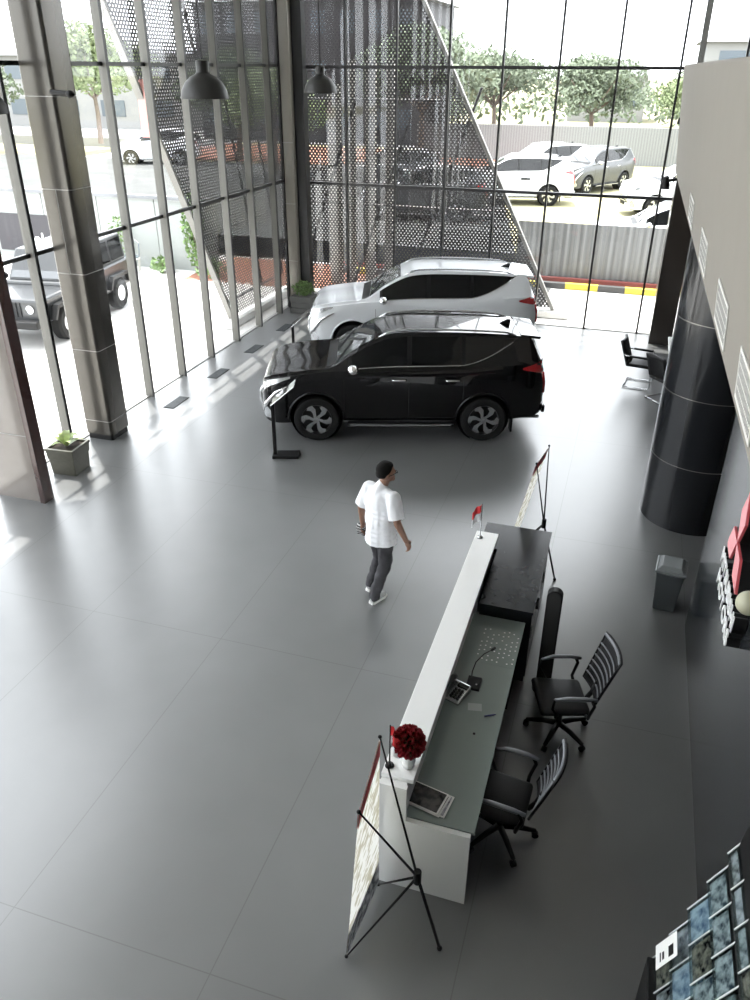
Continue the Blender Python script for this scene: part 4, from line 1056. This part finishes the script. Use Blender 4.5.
for i in range(5):
    for j in range(4):
        yc = Y1-W_/2-.003-j*(W_+.006); o0 = Vector((TX(i), yc, TZ(i)))
        q = lambda x, y_, z: o0+R3 @ Vector((x, y_, z))
        mb = MB(); mb.obox(q(0, 0, .15), (.003, W_, .26), R3); mb.obox(q(.03, W_/2, .15), (.06, .003, .26), R3); mb.obox(q(.03, -W_/2, .15), (.06, .003, .26), R3); mb.obox(q(.03, 0, .02), (.06, W_, .003), R3)
        pk = mb.build('pocket', 'acrylic', rk, world=True)
        mb = MB(); mb.obox(q(0, 0, .281), (.006, W_, .007), R3); mb.obox(q(0, W_/2-.004, .15), (.007, .007, .262), R3); mb.obox(q(.03, W_/2-.004, .281), (.06, .007, .007), R3); mb.obox(q(.06, 0, .281), (.006, W_, .006), R3)
        mb.build('pocket_edge', 'acryledge', pk, world=True)
        kind = (i*3+j*2+i*j) % 5
        cn = ['dark night-picture', 'blue', 'grey car-picture', 'pale grey', 'teal'][kind]
        t = thing('brochure', q(.02, 0, .025), '%s brochure in the %s rack tier, %s' % (cn, names[i], cols_[j]), 'brochure', group='brochures in the acrylic rack')
        hh = .297; z0 = .0
        mb = MB(); mb.obox(R3 @ Vector((0, 0, hh/2)), (.010, .208, hh), R3); mb.build('pages', 'paper', t)
        mb = MB(); mb.obox(R3 @ Vector((-.006, 0, hh/2)), (.0015, .206, hh-.004), R3); mb.build('cover', cv[kind], t)
t = thing('price_card', (.86, 3.32, .95), 'white folded card with black print hung on the lowest rack tier', 'card')
mb = MB(); mb.obox((-.012, 0, -.10), (.003, .16, .22), R3); mb.build('sheet', 'paper', t)
mb = MB()
for k, (yy, zz, w_, h_) in enumerate(((-.02, -.05, .07, .05), (-.02, -.13, .05, .02), (-.02, -.16, .06, .012))): mb.obox(Vector((-.0145, 0, -.10))+R3 @ Vector((0, yy, zz+.10)), (.001, w_, h_), R3)
mb.build('print', 'black', t)['kind'] = 'stuff'

# ------------------------------------------------------------------ person
O = Vector((-2.34, 7.45, 0)); hd = math.radians(-24)
man = thing('person', O, 'person in a white t-shirt and dark jeans walking away across the floor', 'person', hd)
def remesh(mb, name, m, vox, parent=man, smooth_it=4, sub=0):
    o = mb.build(name, m, parent); r = o.modifiers.new('r', 'REMESH'); r.mode = 'VOXEL'; r.voxel_size = vox
    s = o.modifiers.new('s', 'SMOOTH'); s.iterations = smooth_it; s.factor = .5
    return bake(o, True)
# local: +x right, +y forward
Lk, Rk = Vector((-.03, .12, .50)), Vector((.135, .03, .50))
La, Ra = Vector((-.115, .07, .10)), Vector((.09, -.10, .09))
Ls, Rs = Vector((-.095, -.01, 1.455)), Vector((.265, -.01, 1.45))
Le, Re = Vector((-.175, -.04, 1.17)), Vector((.375, -.05, 1.17))
Lw, Rw = Vector((-.225, .03, .91)), Vector((.43, .04, .93))
hr = Matrix.Rotation(math.radians(-22), 3, 'Z')
hp = lambda x, y, z: Vector((.135, .02, 0))+hr @ Vector((x-.012, y-.02, z-.015))
mb = MB()
mb.ball((.08, .0, 1.25), .15, (1.05, .68, 1.5)); mb.ball((.08, 0, 1.0), .145, (1.05, .75, .9))
mb.capsule((.08, -.01, 1.45), (.125, .02, 1.60), .062, .055)
mb.ball(hp(.012, .025, 1.725), .10, (.80, .98, 1.12), hr); mb.ball(hp(.014, .065, 1.66), .065, (.85, .85, .95), hr)
mb.ball(hp(.012, .128, 1.70), .017, (.8, 1, 1.3), hr)
mb.capsule(hp(-.008, .118, 1.655), hp(.032, .118, 1.655), .010, .010)
mb.ball(hp(.012, .105, 1.625), .03)
for s in (-1, 1):
    mb.ball(hp(.012+s*.080, .015, 1.70), .03, (.35, .75, 1.1), hr)
    mb.ball(hp(.012+s*.034, .108, 1.742), .02, (1.2, .6, .5), hr)
for S, E_, W in ((Ls, Le, Lw), (Rs, Re, Rw)):
    mb.capsule(S, E_, .055, .043); mb.capsule(E_, W, .045, .029)
for K_, A_, hx in ((Lk, La, .01), (Rk, Ra, .165)):
    mb.capsule((hx, 0, .93), K_, .085, .055); mb.capsule(K_, A_, .055, .04)
# hands
def hand(W, E_, thumb_side, curl=.5):
    d0 = (W-E_).normalized(); side = Vector((0, 1, 0)); nrm = d0.cross(side).normalized(); side = nrm.cross(d0).normalized()
    mb.ball(W+d0*.05, .045, (1, 1, 1), Matrix((nrm*.42, side*.85, d0*1.05)).transposed())
    for k, ln in enumerate((.068, .078, .073, .058)):
        r0 = W+d0*.085+side*(.030-.020*k); p1 = r0+d0*ln*.5+nrm*thumb_side*.008; p2 = p1+d0*ln*.38+nrm*thumb_side*.022*curl*2; p3 = p2+d0*ln*.2+nrm*thumb_side*.03*curl*2
        mb.capsule(r0, p1, .0095, .009); mb.capsule(p1, p2, .009, .0085); mb.capsule(p2, p3, .0085, .0075)
    b0 = W+d0*.035+side*.035; mb.capsule(b0, b0+d0*.035+side*.022+nrm*thumb_side*.01, .012, .011); mb.capsule(b0+d0*.035+side*.022+nrm*thumb_side*.01, b0+d0*.065+side*.025+nrm*thumb_side*.02, .011, .009)
    return W+d0*.09
lh = hand(Lw, Le, -1 if False else 1, .9); rh = hand(Rw, Re, -1, .4)
remesh(mb, 'body', 'skin', .0065, smooth_it=2)
# hair
mb = MB(); mb.ball(hp(.012, .008, 1.757), .105, (.87, 1.0, .96), hr); mb.ball(hp(.012, -.03, 1.715), .085, (.9, .8, .95), hr); mb.ball(hp(.012, .05, 1.80), .07, (1, .9, .5), hr)
bmesh.ops.bisect_plane(mb.bm, geom=mb.bm.verts[:]+mb.bm.edges[:]+mb.bm.faces[:], plane_co=hp(0, .03, 1.74), plane_no=hr @ Vector((0, .75, -.66)), clear_outer=True)
bmesh.ops.bisect_plane(mb.bm, geom=mb.bm.verts[:]+mb.bm.edges[:]+mb.bm.faces[:], plane_co=hp(0, 0, 1.675), plane_no=(0, 0, -1), clear_outer=True)
bmesh.ops.holes_fill(mb.bm, edges=mb.bm.edges[:])
remesh(mb, 'hair', 'hair', .009, smooth_it=2)
mb = MB()
for s in (-1, 1): mb.tube([hp(.012+s*.035+.022*math.cos(a_), .136, 1.715+.016*math.sin(a_)) for a_ in [i*PI/5 for i in range(10)]], .003, 5, closed=True); mb.tube([hp(.012+s*.058, .132, 1.718), hp(.012+s*.088, .06, 1.715), hp(.012+s*.090, .01, 1.71)], .004, 5)
mb.build('glasses', 'black', man)
# shirt
mb = MB(); tx = lambda z: .085
mb.ball((.075, -.005, 1.33), .19, (1.04, .74, .95)); mb.ball((.08, -.005, 1.08), .18, (1.08, .84, 1.1))
for i in range(9):
    z = .82+.06*i; mb.ball((.085, 0, z), .182-.0015*i, (1.07, .90-.005*i, .45))
mb.capsule((-.07, -.01, 1.46), (.22, -.01, 1.455), .068, .068); mb.capsule((.08, -.01, 1.46), (.10, .0, 1.535), .085, .068)
for S, E_ in ((Ls, Le), (Rs, Re)):
    q = S.lerp(E_, .86); mb.capsule(S+Vector((0, 0, -.005)), S.lerp(E_, .45), .078, .082); mb.cyl(S.lerp(E_, .4), q, .082, .090, 16)
sh = mb.build('t_shirt', 'shirt', man)
r = sh.modifiers.new('r', 'REMESH'); r.mode = 'VOXEL'; r.voxel_size = .009; s = sh.modifiers.new('s', 'SMOOTH'); s.iterations = 4
bake(sh, True)
bm2 = bmesh.new(); bm2.from_mesh(sh.data)
for v in bm2.verts:                                  # cloth folds
    f_ = noise.noise(Vector((v.co.x*9, v.co.y*9, v.co.z*3.2)))*.016+noise.noise(Vector((v.co.x*22, v.co.y*22, v.co.z*7)))*.007
    v.co += v.normal*f_
bmesh.ops.bisect_plane(bm2, geom=bm2.verts[:]+bm2.edges[:]+bm2.faces[:], plane_co=(0, 0, .815), plane_no=(0, 0, 1), clear_inner=True)
bm2.to_mesh(sh.data); bm2.free()
# jeans
mb = MB(); mb.ball((.09, 0, .94), .135, (1.08, .80, .8))
for K_, A_, hx in ((Lk, La, .02), (Rk, Ra, .155)):
    mb.capsule((hx, 0, .88), K_, .098, .078); mb.capsule(K_, A_+Vector((0, 0, .02)), .076, .066); mb.cyl(A_+Vector((0, 0, .03)), A_+Vector((0, 0, -.045)), .066, .07, 16)
jn = mb.build('jeans', 'jeans', man); r = jn.modifiers.new('r', 'REMESH'); r.mode = 'VOXEL'; r.voxel_size = .009; s = jn.modifiers.new('s', 'SMOOTH'); s.iterations = 4
bake(jn, True)
bm2 = bmesh.new(); bm2.from_mesh(jn.data)
for v in bm2.verts: v.co += v.normal*(noise.noise(Vector((v.co.x*12, v.co.y*12, v.co.z*14)))*.012)
bm2.to_mesh(jn.data); bm2.free()
# shoes
for A_, nm in ((La, 0), (Ra, 1)):
    b0 = Vector((A_.x, A_.y, 0)); mb = MB(); mb.ball(b0+Vector((0, -.02, .05)), .05, (.9, 1.1, 1)); mb.ball(b0+Vector((0, .06, .045)), .05, (.9, 1.7, .8)); mb.ball(b0+Vector((.0, .13, .038)), .047, (1, 1.3, .7))
    shoe = remesh(mb, 'shoe', 'shoe', .008)
    mb = MB(); pts = [(.045, -.05), (.047, .05), (.055, .13), (.035, .19), (0, .205), (-.035, .19), (-.05, .13), (-.043, .05), (-.045, -.05), (-.03, -.08), (.03, -.08)]
    mb.prism([(b0.x+x, b0.y+y_) for x, y_ in pts], .0, .028); mb.build('sole', 'sole', shoe, bevel=.004)
# gloves held in the left hand
t = thing('work_gloves', O+Matrix.Rotation(hd, 3, 'Z') @ Vector((-.265, .05, .72)), 'black and white striped gloves held in the hand of the walking person', 'gloves', hd)
mb = MB(); gm = stripes_material('black and white stripes', 2, .03, (.02, .02, .02), (.45, .45, .45), .7)
for k in range(5): mb.capsule((-.03+.015*k, .01*k-.02, .10), (-.05+.022*k, .01*(k % 3), .0+.012*(k % 2)), .016, .011)
mb.ball((-.01, 0, .11), .055, (1.1, .8, .9)); mb.ball((-.03, .02, .06), .055, (1.1, .7, .9))
o = mb.build('glove_fabric', gm, t); r = o.modifiers.new('r', 'REMESH'); r.mode = 'VOXEL'; r.voxel_size = .007; bake(o, True)

# ------------------------------------------------------------------ light
w = bpy.data.worlds.new('sky'); bpy.context.scene.world = w; w.use_nodes = True
bg = w.node_tree.nodes['Background']; bg.inputs[0].default_value = (.93, .97, 1.0, 1); bg.inputs[1].default_value = 1.6
sun = bpy.data.lights.new('sun', 'SUN'); sun.energy = 3.2; sun.angle = math.radians(.6); sun.color = (1, .97, .9)
so = bpy.data.objects.new('sun', sun); C.objects.link(so)
e = math.radians(74.5); dirv = Vector((math.cos(e)*.707, -math.cos(e)*.707, -math.sin(e)))
so.rotation_euler = dirv.to_track_quat('-Z', 'Y').to_euler(); so.location = (-30, 40, 60)

# ------------------------------------------------------------------ camera
cam = bpy.data.cameras.new('camera'); co = bpy.data.objects.new('camera', cam); C.objects.link(co); bpy.context.scene.camera = co
F, PT, YW, RL, H = 786.93, .50212, .304694, .0045585, 5.6
f_ = Vector((-math.sin(YW)*math.cos(PT), math.cos(YW)*math.cos(PT), -math.sin(PT)))
rt = Vector((math.cos(YW), math.sin(YW), 0)); up = rt.cross(f_)
r2 = rt*math.cos(RL)+up*math.sin(RL); u2 = -rt*math.sin(RL)+up*math.cos(RL)
mt = Matrix((r2, u2, -f_)).transposed().to_4x4(); mt.translation = Vector((0, 0, H)); co.matrix_world = mt
cam.sensor_fit = 'VERTICAL'; cam.sensor_height = 36; cam.lens = F/1000*36; cam.clip_start = .05; cam.clip_end = 1000

sc = bpy.context.scene
sc.view_settings.view_transform = 'Standard'; sc.view_settings.look = 'None'; sc.view_settings.gamma = 1; sc.view_settings.use_curve_mapping = False
sc.view_settings.exposure = 2.2
sc.cycles.use_denoising = True
sc.cycles.transparent_max_bounces = 24; sc.cycles.max_bounces = 10; sc.cycles.diffuse_bounces = 5; sc.cycles.glossy_bounces = 5
sc.cycles.sample_clamp_indirect = 8
